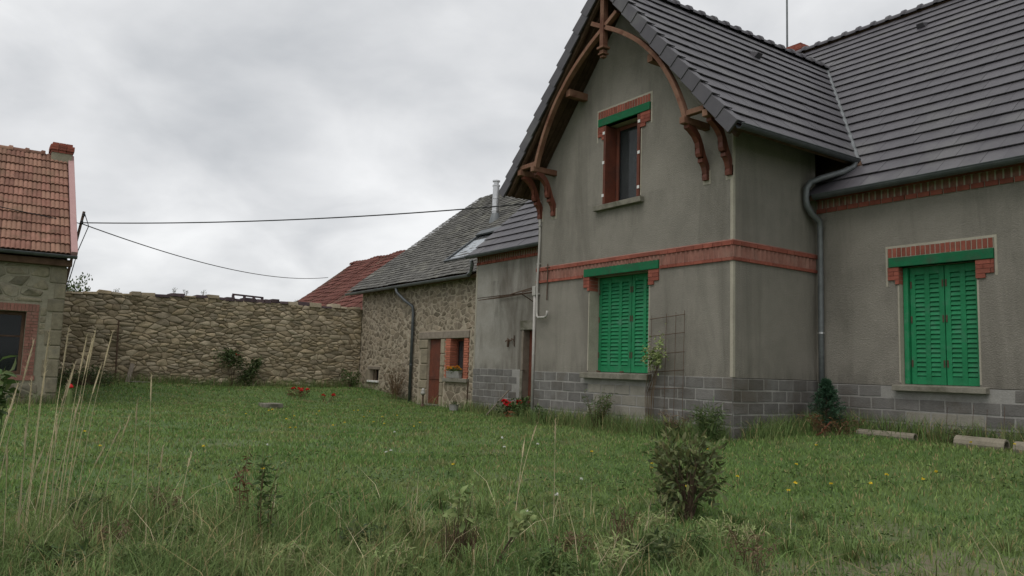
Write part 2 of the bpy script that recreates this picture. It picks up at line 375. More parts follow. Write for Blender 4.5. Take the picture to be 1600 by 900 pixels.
# lawn colours: green, drier and bare patches with their own shapes
def lawnmat(name, blade):
    m = bpy.data.materials.new(name); m.use_nodes = True; t = m.node_tree; n = t.nodes; l = t.links; b = n['Principled BSDF']
    b.inputs['Roughness'].default_value = .75; b.inputs['Specular IOR Level'].default_value = .2
    g = n.new('ShaderNodeNewGeometry')
    def noise(sc, det=5, off=(0, 0, 0)):
        mp = n.new('ShaderNodeMapping'); mp.inputs['Location'].default_value = off; mp.inputs['Scale'].default_value = (1, 1, 0); l.new(g.outputs['Position'], mp.inputs[0])
        x = n.new('ShaderNodeTexNoise'); x.inputs['Scale'].default_value = sc; x.inputs['Detail'].default_value = det; l.new(mp.outputs[0], x.inputs['Vector']); return x.outputs[0]
    def rng(f, a, c):
        x = n.new('ShaderNodeMapRange'); x.inputs[1].default_value = a; x.inputs[2].default_value = c; l.new(f, x.inputs[0]); return x.outputs[0]
    def mx(f, a, c, mode='MIX'):
        x = n.new('ShaderNodeMix'); x.data_type = 'RGBA'; x.blend_type = mode
        if isinstance(f, float): x.inputs[0].default_value = f
        else: l.new(f, x.inputs[0])
        for k, v in ((6, a), (7, c)):
            if isinstance(v, tuple): x.inputs[k].default_value = (*v, 1)
            else: l.new(v, x.inputs[k])
        return x.outputs[2]
    if blade: cols = ((.175, .272, .08), (.22, .298, .10), (.28, .275, .13), (.13, .225, .066)) if blade == 1 else ((.15, .232, .075), (.195, .252, .092), (.27, .245, .12), (.12, .20, .064))
    else: cols = (.075, .125, .036), (.09, .135, .045), (.13, .125, .065), (.065, .11, .033)
    c = mx(rng(noise(.35), .4, .62), cols[0], cols[1]); c = mx(rng(noise(1.7, 6, (4, 1, 0)), .5, .68), c, cols[3])
    c = mx(rng(noise(.9, 7, (9, 2, 0)), .58, .76), c, cols[2])
    if blade:
        r = n.new('ShaderNodeMapRange'); r.inputs[3].default_value = .55; r.inputs[4].default_value = 1.4; l.new(g.outputs['Random Per Island'], r.inputs[0])
        dry = n.new('ShaderNodeMath'); dry.operation = 'GREATER_THAN'; dry.inputs[1].default_value = .90; l.new(g.outputs['Random Per Island'], dry.inputs[0])
        c = mx(dry.outputs[0], c, (.27, .22, .11))
        cc = n.new('ShaderNodeCombineXYZ')
        for i in range(3): l.new(r.outputs[0], cc.inputs[i])
        c = mx(1.0, c, cc.outputs[0], 'MULTIPLY')
        tr = n.new('ShaderNodeBsdfTranslucent'); ms = n.new('ShaderNodeMixShader'); ms.inputs[0].default_value = .3
        l.new(c, tr.inputs[0]); l.new(b.outputs[0], ms.inputs[1]); l.new(tr.outputs[0], ms.inputs[2]); l.new(ms.outputs[0], n['Material Output'].inputs[0])
    if not blade:
        at_ = n.new('ShaderNodeAttribute'); at_.attribute_name = 'bare'; nz = n.new('ShaderNodeMath'); nz.operation = 'MULTIPLY'; l.new(at_.outputs['Fac'], nz.inputs[0]); l.new(rng(noise(14, 5), .25, .6), nz.inputs[1])
        c = mx(nz.outputs[0], c, (.17, .135, .10))
    l.new(c, b.inputs['Base Color']); return m
Mt['ground'] = lawnmat('lawn_soil', False); Mt['blade'] = lawnmat('grass_blade', 1); Mt['roughblade'] = lawnmat('rough_grass_blade', 2)

# ------------------------------------------------------------------ ground
def sst(x): x = np.clip(x, 0, 1); return x*x*(3-2*x)
def gh(x, y):
    x = np.asarray(x, float); y = np.asarray(y, float)
    h = .40*sst((-23.5-x)/5.)*sst((y-.5)/4+.3) + .13*sst((y-6.5)/3.5)*sst((x+18)/3.5)
    h = h + .08*sst((y-8)/2.5)*sst((x+15)/3) + .17*sst((y-9.5)/3)*sst((x+9.3)/1.2)
    h = h + .05*sst((y-8)/4) + .10*sst((-14-x)/8)*sst((9-y)/5)
    h = h + .025*np.sin(x*1.3+y*.7)*np.sin(y*1.1-x*.4) + .012*np.sin(x*3.7-y*2.9)
    return h
def gz(x, y): return float(gh(x, y))
def bare(x, y):
    x = np.asarray(x, float); y = np.asarray(y, float); f = 0*x
    for a, b_, r_, k_ in ((-3.0, 5.5, .7, 1), (-2.6, 6.3, .6, 1), (-3.4, 4.7, .45, .9), (-4.1, 3.4, .3, .7), (-7.9, 5.6, .4, .6), (-10.6, 7.2, .5, .5), (-3.9, 6.9, .5, .7), (-4.6, 4.6, .35, .9), (-5.7, 1.4, .3, .7), (-13.5, 3.5, .6, .4)):
        f = f+k_*np.exp(-(((x-a)/(r_*1.3))**2+((y-b_)/r_)**2))
    return np.clip(f*(.75+.45*np.sin(x*9+np.sin(y*7)*2)*np.sin(y*8+x*3)), 0, 1)
gx = np.unique(np.concatenate([np.linspace(-600, -50, 12), np.linspace(-50, -8, 120), np.linspace(-8, -1.5, 60), np.linspace(-1.5, 12, 20), np.linspace(12, 600, 12)]))
gy = np.unique(np.concatenate([np.linspace(-600, -20, 12), np.linspace(-20, 1, 30), np.linspace(1, 9, 70), np.linspace(9, 26, 50), np.linspace(26, 600, 12)]))
GX, GY = np.meshgrid(gx, gy); GZ = gh(GX, GY); nx_, ny_ = len(gx), len(gy)
gm = bpy.data.meshes.new('ground')
gm.from_pydata(np.stack([GX.ravel(), GY.ravel(), GZ.ravel()], 1).tolist(), [], [(j*nx_+i, j*nx_+i+1, (j+1)*nx_+i+1, (j+1)*nx_+i) for j in range(ny_-1) for i in range(nx_-1)])
ba = gm.attributes.new('bare', 'FLOAT', 'POINT'); ba.data.foreach_set('value', bare(GX, GY).ravel().astype(np.float32))
link('ground', gm, Mt['ground'], smooth=True)['kind'] = 'structure'

# ================================================================== BIG HOUSE
YF, YO, YW, YL = 10.70, 10.13, 13.11, 12.70          # gable front, verge truss, right wing, left wing planes
XL, XR, XC = -14.38, -8.73, -11.56
PLZ = 1.34
house = thing('village_house', 'grey roughcast house with timbered gable, green shutters and dark tiled roof', 'house', (XC, YF, .1))
def wallpart(name, m, f, rect, holes=(), clips=(), parent=None):
    b = MB(); wall_faces(b, rect, holes, f, clips); return b.build(name, m, parent or house)
GA = 9.05                                             # wall apex under the roof
gclip = [(1.16, 1, GA+1.16*XC), (-1.16, 1, GA-1.16*XC)]
H_low = (-12.5, -10.75, 1.36, 3.37); H_up = (-12.13, -11.03, 4.86, 6.58); H_r = (-7.12, -5.86, 1.32, 3.34)
fF = lambda u, v: (u, YF, v)
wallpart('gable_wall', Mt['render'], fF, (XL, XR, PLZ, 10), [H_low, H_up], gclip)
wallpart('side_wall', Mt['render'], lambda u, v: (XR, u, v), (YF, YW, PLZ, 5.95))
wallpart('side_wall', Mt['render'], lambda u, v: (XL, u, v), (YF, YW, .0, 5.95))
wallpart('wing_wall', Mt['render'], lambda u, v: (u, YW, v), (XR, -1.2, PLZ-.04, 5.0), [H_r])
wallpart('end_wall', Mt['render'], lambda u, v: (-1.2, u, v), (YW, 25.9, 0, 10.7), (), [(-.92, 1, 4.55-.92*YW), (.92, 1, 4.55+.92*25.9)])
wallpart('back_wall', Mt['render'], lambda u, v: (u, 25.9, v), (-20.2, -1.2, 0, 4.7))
XDL, XDR = -17.62, -16.75                             # door in the left wing
H_d = (XDL, XDR, .0, 2.47)
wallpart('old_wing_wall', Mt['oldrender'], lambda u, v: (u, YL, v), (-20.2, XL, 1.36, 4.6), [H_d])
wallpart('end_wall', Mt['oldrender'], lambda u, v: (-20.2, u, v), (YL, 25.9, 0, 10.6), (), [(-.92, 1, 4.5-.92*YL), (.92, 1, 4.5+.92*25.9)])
# plinths of concrete blocks: joint slab with single blocks proud of it
def plinth(f, na, u0, u1, z1, holes=(), seed=0):
    R = random.Random(seed); na = Vector(na); b = MB()
    wall_faces(b, (u0, u1, -.1, z1), holes, lambda u, v: Vector(f(u, v)) + na*.006)
    b.add([Vector(f(u0, z1)) + na*.006, Vector(f(u1, z1)) + na*.006, Vector(f(u1, z1)) - na*.05, Vector(f(u0, z1)) - na*.05], [(0, 1, 2, 3)])
    base = b.build('plinth', Mt['joint'], house)
    ch, ln = .207, .42
    for c in range(6):
        zt = z1 - .012 - c*ch; zb = zt - ch + .03
        u = u0 - ln*(.5 if c % 2 else .05)
        while u < u1:
            a, e_ = max(u+.014, u0+.012), min(u+ln-.014, u1-.012); u += ln
            if e_-a < .05: continue
            if any(a < h[1] and e_ > h[0] and zb < h[3] and zt > h[2] for h in holes): continue
            j = [R.uniform(-.006, .006) for _ in range(6)]; d = .012 + R.uniform(-.003, .006)
            p = [f(a+j[0], zb+j[1]), f(e_+j[2], zb+j[3]), f(e_+j[4], zt+j[5]), f(a+j[1], zt+j[2])]
            m = MB().prism([Vector(q) for q in p], na*d)
            m.build('concrete_block', Mt['blockpale' if (seed == 1 and -12.35 < (a+e_)/2 < -10.8 and 0 < c < 5) or (seed == 3 and -7.0 < (a+e_)/2 < -5.9 and 1 < c < 4) else 'block'], base, bevel=.004)
    return base
plinth(lambda u, v: (u, YF, v), (0, -1, 0), XL, XR, PLZ, [(-12.60, -10.66, 1.25, 1.5)], 1)
plinth(lambda u, v: (XR, u, v), (1, 0, 0), YF, YW, PLZ-.01, (), 2)
plinth(lambda u, v: (u, YW, v), (0, -1, 0), XR+.02, -2.4, PLZ-.05, [(-7.20, -5.74, 1.225, 1.5)], 3)
plinth(lambda u, v: (u, YL, v), (0, -1, 0), -20.2, -15.4, 1.37, [(XDL-.12, XDR+.1, -.2, 1.5)], 4)
# smooth render patch under the low window, pale edging strips, corner strip
def strip(name, u0, u1, z0, z1, y, m='smooth', d=.006, par=None): return MB().box(u0, u1, y-d, y, z0, z1).build(name, Mt[m], par or house)
MB().box(XR-.055, XR+.008, YF-.008, YF+.05, PLZ+.01, 3.355).build('corner_strip', Mt['smooth'], house)
MB().box(XR-.055, XR+.008, YF-.008, YF+.05, 3.725, 4.86).build('corner_strip', Mt['smooth'], house)
MB().box(XR-.03, XR+.006, YF-.006, YF+.05, 4.86, 5.7).build('corner_strip', Mt['smooth'], house)
MB().box(-20.21, -20.14, YL-.01, YL+.05, 0, 4.5).build('corner_strip', Mt['smooth'], house)

# brick string course: sawtooth bricks between two flat courses
def sawband(f, na, u0, u1, z0, z1, pitch=.116, holes=(), top=.075, bot=.06, base='brickpink', g=.004):
    """f(u,z)->point on wall; na outward"""
    na = Vector(na); R = random.Random(int(abs(u0*100)))
    def run(a, b_):
        t = MB(); u = a
        while u < b_-.02:                              # flat header courses
            e_ = min(u+.215, b_); d = .035+R.uniform(-.002, .003)
            t.prism([f(u+.004, z1-top), f(e_-.004, z1-top), f(e_-.004, z1-.004), f(u+.004, z1-.004)], na*d); u = e_
        t.build('brick_course', Mt['brick'], band, kind='stuff')
        t = MB(); u = a
        while u < b_-.02:
            e_ = min(u+.215, b_); d = .03+R.uniform(-.002, .003)
            t.prism([f(u+g, z0+.004), f(e_-g, z0+.004), f(e_-g, z0+bot), f(u+g, z0+bot)], na*d); u = e_
        t.build('brick_course', Mt['brick'], band, kind='stuff')
        t = MB(); n = int((b_-a)/pitch); p = (b_-a)/max(n, 1)
        for k in range(n):
            u = a+k*p; dz = R.uniform(-.004, .004); za, zb = z0+bot+.004, z1-top-.006+dz; w = .03+R.uniform(-.004, .004)
            A = [Vector(f(u+.006, za)), Vector(f(u+p*.62, za)) + na*w, Vector(f(u+p-.006, za))]
            B = [Vector(f(u+.006, zb)), Vector(f(u+p*.62, zb)) + na*w, Vector(f(u+p-.006, zb))]
            t.add(A+B, [(0, 1, 4, 3), (1, 2, 5, 4), (0, 2, 1), (3, 4, 5)])
        t.build('sawtooth_bricks', Mt['brickpink'], band, kind='stuff')
    b = MB(); b.add([Vector(f(u0, z0)) + na*.004, Vector(f(u1, z0)) + na*.004, Vector(f(u1, z1)) + na*.004, Vector(f(u0, z1)) + na*.004], [(0, 1, 2, 3)])
    b.add([Vector(f(u0, z1)) + na*.03, Vector(f(u1, z1)) + na*.03, Vector(f(u1, z1+.025)), Vector(f(u0, z1+.025))], [(0, 1, 2, 3)])
    band = b.build('brick_band', Mt[base], house)
    cur = u0
    for h in holes: run(cur, h[0]); cur = h[1]
    run(cur, u1); return band
sawband(fF, (0, -1, 0), XL-.02, XR+.03, 3.36, 3.71, holes=[(-12.72, -10.45)])
bb = MB()                                              # the part of the band above the green lintel
R_ = random.Random(4); u = -12.72
while u < -10.47: bb.prism([(u+.004, YF, 3.64), (u+.211, YF, 3.64), (u+.211, YF, 3.706), (u+.004, YF, 3.706)], (0, -.036, 0)); u += .2064
bb.build('brick_course', Mt['brick'], house, kind='stuff')
bb = MB(); u = -12.72
while u < -10.5: bb.add([(u+.006, YF, 3.545), (u+.07, YF-.03, 3.545), (u+.108, YF, 3.545), (u+.006, YF, 3.63), (u+.07, YF-.03, 3.63), (u+.108, YF, 3.63)], [(0, 1, 4, 3), (1, 2, 5, 4), (0, 2, 1), (3, 4, 5)]); u += .1135
bb.build('sawtooth_bricks', Mt['brickpink'], house, kind='stuff')
sawband(lambda u, v: (XR, u, v), (1, 0, 0), YF-.03, YW, 3.36, 3.71)
sawband(lambda u, v: (u, YW, v), (0, -1, 0), XR+.03, -1.2, 4.50, 4.80, top=.05, bot=.085, base='smooth', g=.011)
sawband(lambda u, v: (u, YL, v), (0, -1, 0), -20.2, XL-.4, 4.52, 4.80, top=.04, bot=.085, base='smooth', g=.011)

# window dressings: soldier-brick head, green beam, stepped brick quoins, sill, reveals
def dressing(name, hole, y, bricks=True, lz=.165, mat_reveal='smooth', depth=.34):
    a, b_, z0, z1 = hole; R = random.Random(int(a*-10))
    w = thing_part = MB()
    for q in (((a, z0), (a, z1)), ((b_, z0), (b_, z1))):
        u = q[0][0]; w.quad((u, y, z0), (u, y+depth, z0), (u, y+depth, z1), (u, y, z1))
    w.quad((a, y, z1), (b_, y, z1), (b_, y+depth, z1), (a, y+depth, z1))
    w.quad((a, y, z0), (b_, y, z0), (b_, y+depth, z0), (a, y+depth, z0))
    rev = w.build('window_reveal', Mt[mat_reveal], house)
    lo, hi = a-.19, b_+.27
    beam = MB().box(lo+.02, hi, y-.045, y+.12, z1, z1+lz).build('lintel_beam', Mt['greenold'], house, bevel=.008)
    if bricks:
        t = MB(); n = 21; p = (hi-lo)/n
        for k in range(n): t.box(lo+k*p+.009, lo+(k+1)*p-.009, y-.024-R.uniform(0, .006), y+.01, z1+lz+.012, z1+lz+.165+R.uniform(-.004, .004))
        t.build('soldier_bricks', Mt['brick'], house, kind='stuff'); MB().box(lo+.001, hi-.001, y-.016, y, z1+lz+.0125, z1+lz+.168).build('mortar_bed', Mt['smooth'], house)
        strip('pale_edge', lo-.045, hi+.045, z1+lz+.172, z1+lz+.212, y)
        strip('pale_edge', lo-.045, lo-.008, z1-.33, z1+lz+.170, y); strip('pale_edge', hi+.008, hi+.045, z1-.27, z1+lz+.170, y)
        strip('pale_edge', lo+.0, hi, z1+lz+.001, z1+lz+.012, y, d=.02)
    for sx, e0, e1 in ((-1, lo-.005, a), (1, b_, hi)):
        t = MB(); zt = z1-.004
        for k in range(4):
            zb = zt-.075; L0, L1 = (e0, e1)
            if k == 3: L0, L1 = (e0+.13, e1) if sx < 0 else (e0, e1-.13)
            if k == 3 and sx > 0: pass
            uu = L0; first = True
            while uu < L1-.02:
                ee = min(uu+(.11 if (k % 2 and first) else .22), L1); first = False
                if L1-ee < .05: ee = L1
                t.box(uu+.003+(.006 if uu == b_ else 0)*-1, ee-.003+(.007 if ee == a else 0), y-.024-R.uniform(0, .006), y+.22, zb+.006, zt); uu = ee
            zt = zb
        t.build('brick_quoin', Mt['brick'], house, kind='stuff')
    strip('pale_edge', a-.03, a-.002, z0+.03, z1-.32, y); strip('pale_edge', b_+.002, b_+.03, z0+.03, z1-.32, y)
    return rev
dressing('lower', H_low, YF, bricks=False)
dressing('upper', H_up, YF)
dressing('wing', H_r, YW)
def sill(a, b_, y, z1, h=.13, d=.14):
    return MB().prism([(a, y+.1, z1), (a, y-d, z1-.02), (a, y-d, z1-h), (a, y+.1, z1-h)], (b_-a, 0, 0)).build('window_sill', Mt['sill'], house, bevel=.01)
sill(-12.62, -10.64, YF, 1.365, .13); sill(-12.34, -10.92, YF, 4.87, .13, .11); sill(-7.22, -5.72, YW, 1.325, .115)

# louvred shutters
slat_cache = {}
def shutter(u0, u1, z0, z1, y, cols, n):
    leaf = MB(); t = .035; st = .085; cw = (u1-u0)/cols
    for c in range(cols+1): leaf.box(u0+c*cw-(st/2 if 0 < c < cols else 0)-(st if c == cols else 0), u0+c*cw+(st/2 if 0 < c < cols else 0)+(st if c == 0 else 0), y, y+t, z0, z1)
    for c in range(cols):
        a = u0+c*cw+(st if c == 0 else st/2); b_ = u0+(c+1)*cw-(st if c == cols-1 else st/2)
        leaf.box(a, b_, y+.003, y+t-.003, z0, z0+.13); leaf.box(a, b_, y+.003, y+t-.003, z1-.13, z1)
    leaf.box(u0, u1, y+t+.012, y+t+.02, z0, z1)
    lf = leaf.build('shutter', Mt['green'], house, bevel=.003)
    for c in range(cols):
        a = u0+c*cw+(st if c == 0 else st/2); b_ = u0+(c+1)*cw-(st if c == cols-1 else st/2)
        key = (round(b_-a, 3), n)
        if key not in slat_cache:
            s = MB(); w = (b_-a)/2; hh = (z1-z0-.28)/n
            s.obox((0, 0, 0), (w, 0, 0), (0, .011, hh*.40), (0, -.003, .001)); slat_cache[key] = s.mesh('slat')
            slat_cache[key].materials.append(Mt['green'])
        for k in range(n):
            z = z0+.14+(k+.5)*(z1-z0-.28)/n
            link('slat', slat_cache[key], None, lf, mw=Matrix.Translation(((a+b_)/2, y+.018, z)))
    for z in (z0+.35, (z0+z1)/2+.1, z1-.3):
        for u in (u0+.02, u1-.02): MB().box(u-.012, u+.012, y-.010, y-.0005, z-.06, z+.06).build('hinge', Mt['iron'], lf)
    return lf
shutter(-12.49, -11.50, 1.375, 3.36, YF+.26, 3, 22); shutter(-11.485, -10.76, 1.375, 3.36, YF+.26, 2, 22)
shutter(-7.02, -6.45, 1.33, 3.33, YW+.16, 2, 22); shutter(-6.435, -5.87, 1.33, 3.33, YW+.16, 2, 22)
MB().box(-7.11, -7.03, YW+.1, YW+.2, 1.33, 3.33).build('shutter_frame', Mt['green'], house, bevel=.004)
for x in (-12.3, -11.6):
    o = MB().box(x, x+.07, YF+.05, YF+.11, 1.362, 1.40).build('shutter_stop', Mt['iron'], house, bevel=.008)
# upper window: folded brown shutters in the reveal, frame, glass, white hinges
fr = MB(); a, b_, z0, z1 = H_up; y = YF+.28
for q in ((a+.07, a+.15), (b_-.15, b_-.07), (b_-.36, b_-.28), (b_-.24, b_-.17)): fr.box(q[0], q[1], y, y+.06, z0+.02, z1-.01)
fr.box(a+.15, b_-.15, y+.004, y+.056, z0+.02, z0+.10); fr.box(a+.15, b_-.15, y+.004, y+.056, z1-.09, z1-.01)
fr.build('window_frame', Mt['brown'], house, bevel=.005)
MB().box(a+.15, b_-.15, y+.028, y+.034, z0+.1, z1-.09).build('window_pane', Mt['glass'], house)
MB().box(a+.05, b_-.05, y+.10, y+.11, z0, z1).build('curtain', Mt['curtain'], house)
for s, e in ((a, 1), (b_, -1)):
    t = MB()
    for k in range(2): t.box(min(s+e*(.008+k*.036), s+e*(.04+k*.036)), max(s+e*(.008+k*.036), s+e*(.04+k*.036)), YF-.035, y-.006, z0+.02, z1-.015)
    sh = t.build('folded_shutter', Mt['brown'], house, bevel=.004)
    for z in (z0+.2, (z0+z1)/2+.05, z1-.17):
        MB().box(s+e*.02-.03, s+e*.02+.03, YF-.046, YF-.036, z-.03, z+.03).build('hinge', Mt['white'], sh)
# backing behind shutters
MB().box(-12.52, -10.73, YF+.33, YF+.34, 1.3, 3.4).build('window_backing', Mt['dark'], house)
MB().box(-7.14, -5.84, YW+.24, YW+.26, 1.28, 3.38).build('window_backing', Mt['dark'], house)
# left wing door
d = MB()
d.quad((XDL, YL, 0), (XDL, YL+.3, 0), (XDL, YL+.3, 2.47), (XDL, YL, 2.47)); d.quad((XDR, YL, 0), (XDR, YL+.3, 0), (XDR, YL+.3, 2.47), (XDR, YL, 2.47)); d.quad((XDL, YL, 2.47), (XDR, YL, 2.47), (XDR, YL+.3, 2.47), (XDL, YL+.3, 2.47))
d.build('door_reveal', Mt['greywood'], house)
dd = MB()
for k in range(5): dd.box(XDL+k*.174+.003, XDL+(k+1)*.174-.003, YL+.2, YL+.24, .1, 2.46)
dd.build('door', Mt['brown'], house, bevel=.004)
MB().box(XDL-.16, XDR+.2, YL-.03, YL+.2, 2.475, 2.74).build('stone_lintel', Mt['sill'], house, bevel=.012)
MB().box(XDL-.12, XDL-.005, YL-.018, YL+.1, 0, 1.34).build('door_jamb', Mt['sill'], house, bevel=.008)
MB().box(XDL-.09, XDL-.004, YL-.012, YL+.1, 1.345, 2.47).build('door_jamb', Mt['greywood'], house, bevel=.006)

# ---------------------------------------------------------------- big roof
tile_cache = {}
def tile_geo(poly, e, h0=.050, h1=.014, th=.02):
    n = len(poly); H = lambda v: h0+(h1-h0)*v/e
    V = [(u, v, H(v)) for u, v in poly] + [(u, v, H(v)-th) for u, v in poly]
    return V, [tuple(range(n)), tuple(range(n, 2*n))[::-1]] + [(i, n+i, n+(i+1) % n, (i+1) % n) for i in range(n)]
roof = None
tiles = []
def tile_plane(origin, ua, va, ulen, vlen, e, w, keep=None, jig=.0):
    """collect tiles of one slope; keep(poly_uv)->clipped poly"""
    origin, ua, va = map(Vector, (origin, ua, va)); na = ua.cross(va); R = random.Random(int(ulen*100))
    rows = int(math.ceil(vlen/e))
    for r in range(rows):
        v0 = r*e; vt = min(e+.01, vlen-v0)
        u = -(w/2 if r % 2 else 0)
        while u < ulen-.01:
            a, b_ = max(u, 0)+.0025, min(u+w, ulen)-.0025; u += w
            if b_-a < .03: continue
            full = (b_-a) > w-.006 and vt > e
            poly = [(a, v0-.02), (b_, v0-.02), (b_, v0+vt), (a, v0+vt)]
            if keep:
                q = keep(poly)
                if len(q) < 3 or abs(area(q)) < .002: continue
                if len(q) != 4 or abs(area(q)-area(poly)) > 1e-5: full = False
                poly = q
            c = (sum(p[0] for p in poly)/len(poly), sum(p[1] for p in poly)/len(poly))
            P = origin+ua*c[0]+va*c[1]; pr = project(P); s = 0
            if pr and -20 < pr[0] < 1620 and -30 < pr[1] < 930 and na.dot(Vector((0, 0, CAMH))-P) > 0: s = abs(area(poly))*na.dot((Vector((0, 0, CAMH))-P).normalized())/pr[2]**2
            tiles.append((s, full, origin, ua, va, na, a, v0, poly, e, w, R.uniform(-.003, .003)))
def emit_tiles(m, parent, limit=300):
    global tiles
    tiles.sort(key=lambda t: -t[0]); rest = MB(); k = 0
    for s, full, o, ua, va, na, a, v0, poly, e, w, dz in tiles:
        if s > 0 and k < limit:
            k += 1
            if full:
                key = (e, w)
                if key not in tile_cache:
                    V, F = tile_geo([(0, -.02), (w-.005, -.02), (w-.005, e+.01), (0, e+.01)], e)
                    me = bpy.data.meshes.new('roof_tile'); me.from_pydata(V, [], F); me.materials.append(m); tile_cache[key] = me
                me = tile_cache[key]; org = o+ua*a+va*v0+na*dz
            else:
                V, F = tile_geo([(p[0]-a, p[1]-v0) for p in poly], e); me = bpy.data.meshes.new('roof_tile'); me.from_pydata(V, [], F); me.materials.append(m); org = o+ua*a+va*v0+na*dz
            mw = Matrix((ua, va, na)).transposed().to_4x4(); mw.translation = org
            link('roof_tile', me, None, parent, mw=mw)
        else:
            V, F = tile_geo([(p[0]-a, p[1]-v0) for p in poly], e)
            rest.add([o+ua*(a+v[0])+va*(v0+v[1])+na*(v[2]+dz) for v in V], F)
    if rest.V: rest.build('roof_tiles', m, parent, kind='stuff')
    tiles = []
# planes
GR_Z, GS = 9.47, 1.16; HW = 3.42; GE = GR_Z-GS*HW; YV = 10.03; gl = HW*math.hypot(1, GS)
nrm = math.hypot(1, GS); cG, sG = 1/nrm, GS/nrm
ME, MY, MS = 4.80, 12.83, .92; mn = math.hypot(1, MS); cM, sM = 1/mn, MS/mn; MRY = 19.5; ml = (MRY-MY)*mn; MRZ = ME+MS*(MRY-MY)
deck = MB()                                            # decks under the tiles
yb = MY+(GR_Z-ME)/MS
def valleyY(z): return MY+(z-ME)/MS
for sg in (1, -1):
    xe, xr = XC+sg*HW, XC
    p = [(xe, YV+.02, GE), (xe, valleyY(GE)+.1, GE), (xr, yb+.1, GR_Z), (xr, YV+.02, GR_Z)]
    deck.prism(p if sg > 0 else p[::-1], Vector((-sg*sG, 0, -cG))*.10)
deck.prism([(-15.0, MY, ME), (-1.0, MY, ME), (-1.0, MRY, MRZ), (-15.0, MRY, MRZ)], Vector((0, sM, -cM))*.10)
LY, LE = YL-.28, 4.80; lr = (MRY-LY)
deck.prism([(-20.3, LY, LE), (-14.9, LY, LE), (-14.9, MRY, LE+MS*lr), (-20.3, MRY, LE+MS*lr)], Vector((0, sM, -cM))*.10)
deck.prism([(-20.3, MRY, MRZ+.2), (-1.0, MRY, MRZ), (-1.0, 26.2, MRZ-MS*(26.2-MRY)), (-20.3, 26.2, MRZ-MS*(26.2-MRY))], Vector((0, -sM, -cM))*.10)
roof = deck.build('roof', Mt['darkwood'], house)
EG = gl/13.0; EM = ml/22.0; TW = .335
kG = MY+(GE-ME)/MS-YV
tile_plane((XC+HW, YV, GE), (0, 1, 0), (-cG, 0, sG), 9, gl, EG, TW, lambda p: clip(p, 1, -sG/MS, kG-.07))
def keepM(p):
    # u = X+15 ; z = ME+sM v ; right valley for X>XC, left valley for X<XC
    zc = ME+sM*max(q[1] for q in p); zlo = ME+sM*min(q[1] for q in p)
    if zc < GE+.12 and sum(q[0] for q in p)/4-15.0 > XC: return clip(p, -1, 0, -(XR+15.0+.01))
    if zlo > GR_Z+.05: return p
    c = sum(q[0] for q in p)/4-15.0
    if c >= XC-.6: return clip(p, -GS, -sM, ME-GR_Z-GS*(XC+15)-.07*GS)
    return clip(p, GS, -sM, ME-GR_Z+GS*(XC+15)-.07*GS)
tile_plane((-15.0, MY, ME), (1, 0, 0), (0, cM, sM), 14, ml, EM, TW, keepM)
tile_plane((-20.3, LY, LE), (1, 0, 0), (0, cM, sM), 5.4, 4.6, EM, TW)
emit_tiles(Mt['tile'], roof)
# left gable slope: out of view, one part
tile_plane((XC-HW, YV+7.5, GE), (0, -1, 0), (cG, 0, sG), 7.5, gl, EG, TW); emit_tiles(Mt['tile'], roof, 0)
# verge tiles
for sg in (1, -1):
    ua = Vector((0, sg, 0)); va = Vector((-sg*cG, 0, sG)); na = Vector((sg*sG, 0, cG))
    for k in range(13):
        e_ = EG
        m = MB(); a_ = [(-.014, -.02, .088), (.0, e_-.002, .042), (.0, e_-.002, -.20), (-.014, -.02, -.175)]
        m.add(a_ + [(.035, q[1], q[2]) for q in a_], [(0, 1, 2, 3), (7, 6, 5, 4), (0, 4, 5, 1), (1, 5, 6, 2), (2, 6, 7, 3), (3, 7, 4, 0)])
        m.prism([(.035, -.02, .088), (.035, e_-.002, .042), (.035, e_-.002, .020), (.035, -.02, .066)], (.16, 0, 0))
        V = [Vector(v) for v in m.V]
        me = bpy.data.meshes.new('verge_tile'); me.from_pydata(V, [], m.F)
        o0 = Vector((XC+sg*HW, YV-.035, GE))+va*(k*EG)
        # local u runs into the house (+Y) for both slopes
        Rm = Matrix((Vector((0, 1, 0)), va, na)).transposed().to_4x4(); Rm.translation = o0
        link('verge_tile', me, Mt['tile'], roof, mw=Rm, bevel=.006)
# ridge tiles
def ridge_tile(p, q, r, m, parent, name='ridge_tile', drop=.06):
    p, q = Vector(p), Vector(q); t = (q-p).normalized(); sd = t.cross(Vector((0, 0, 1))); L_ = (q-p).length
    prof = [(r*math.cos(a_), r*math.sin(a_)) for a_ in [math.pi*k/8 for k in range(9)]]
    b = MB(); k2 = [1.3, 1.35, 1.0, 1.0]; off = [0, .09, .12, L_]
    V = []
    for o_, s_ in zip(off, k2): V += [p+t*o_+sd*x*s_+Vector((0, 0, y*s_-drop)) for x, y in prof]
    F = [(i*9+j, i*9+j+1, (i+1)*9+j+1, (i+1)*9+j) for i in range(3) for j in range(8)] + [tuple(range(9)), tuple(range(27, 36))]
    b.add(V, F); b.build(name, m, parent)
n = 19; 
for k in range(n): ridge_tile((XC, YV+k*7.9/n, GR_Z+.05), (XC, YV+(k+1)*7.9/n, GR_Z+.05), .12, Mt['tile'], roof)
n = 33
for k in range(n): ridge_tile((-15+k*14/n, MRY, MRZ+.08), (-15+(k+1)*14/n, MRY, MRZ+.08), .13, Mt['tile'], roof)
# valley strip
va0 = Vector((XC+HW, valleyY(GE), GE)); va1 = Vector((XC, yb, GR_Z))
MB().sweep([va0+Vector((0, 0, .035)), va1+Vector((0, 0, .035))], [(-.06, .0), (0, -.01), (.06, .0), (.06, .012), (-.06, .012)], up=(0, 0, 1)).build('valley_flashing', Mt['zinc'], roof)
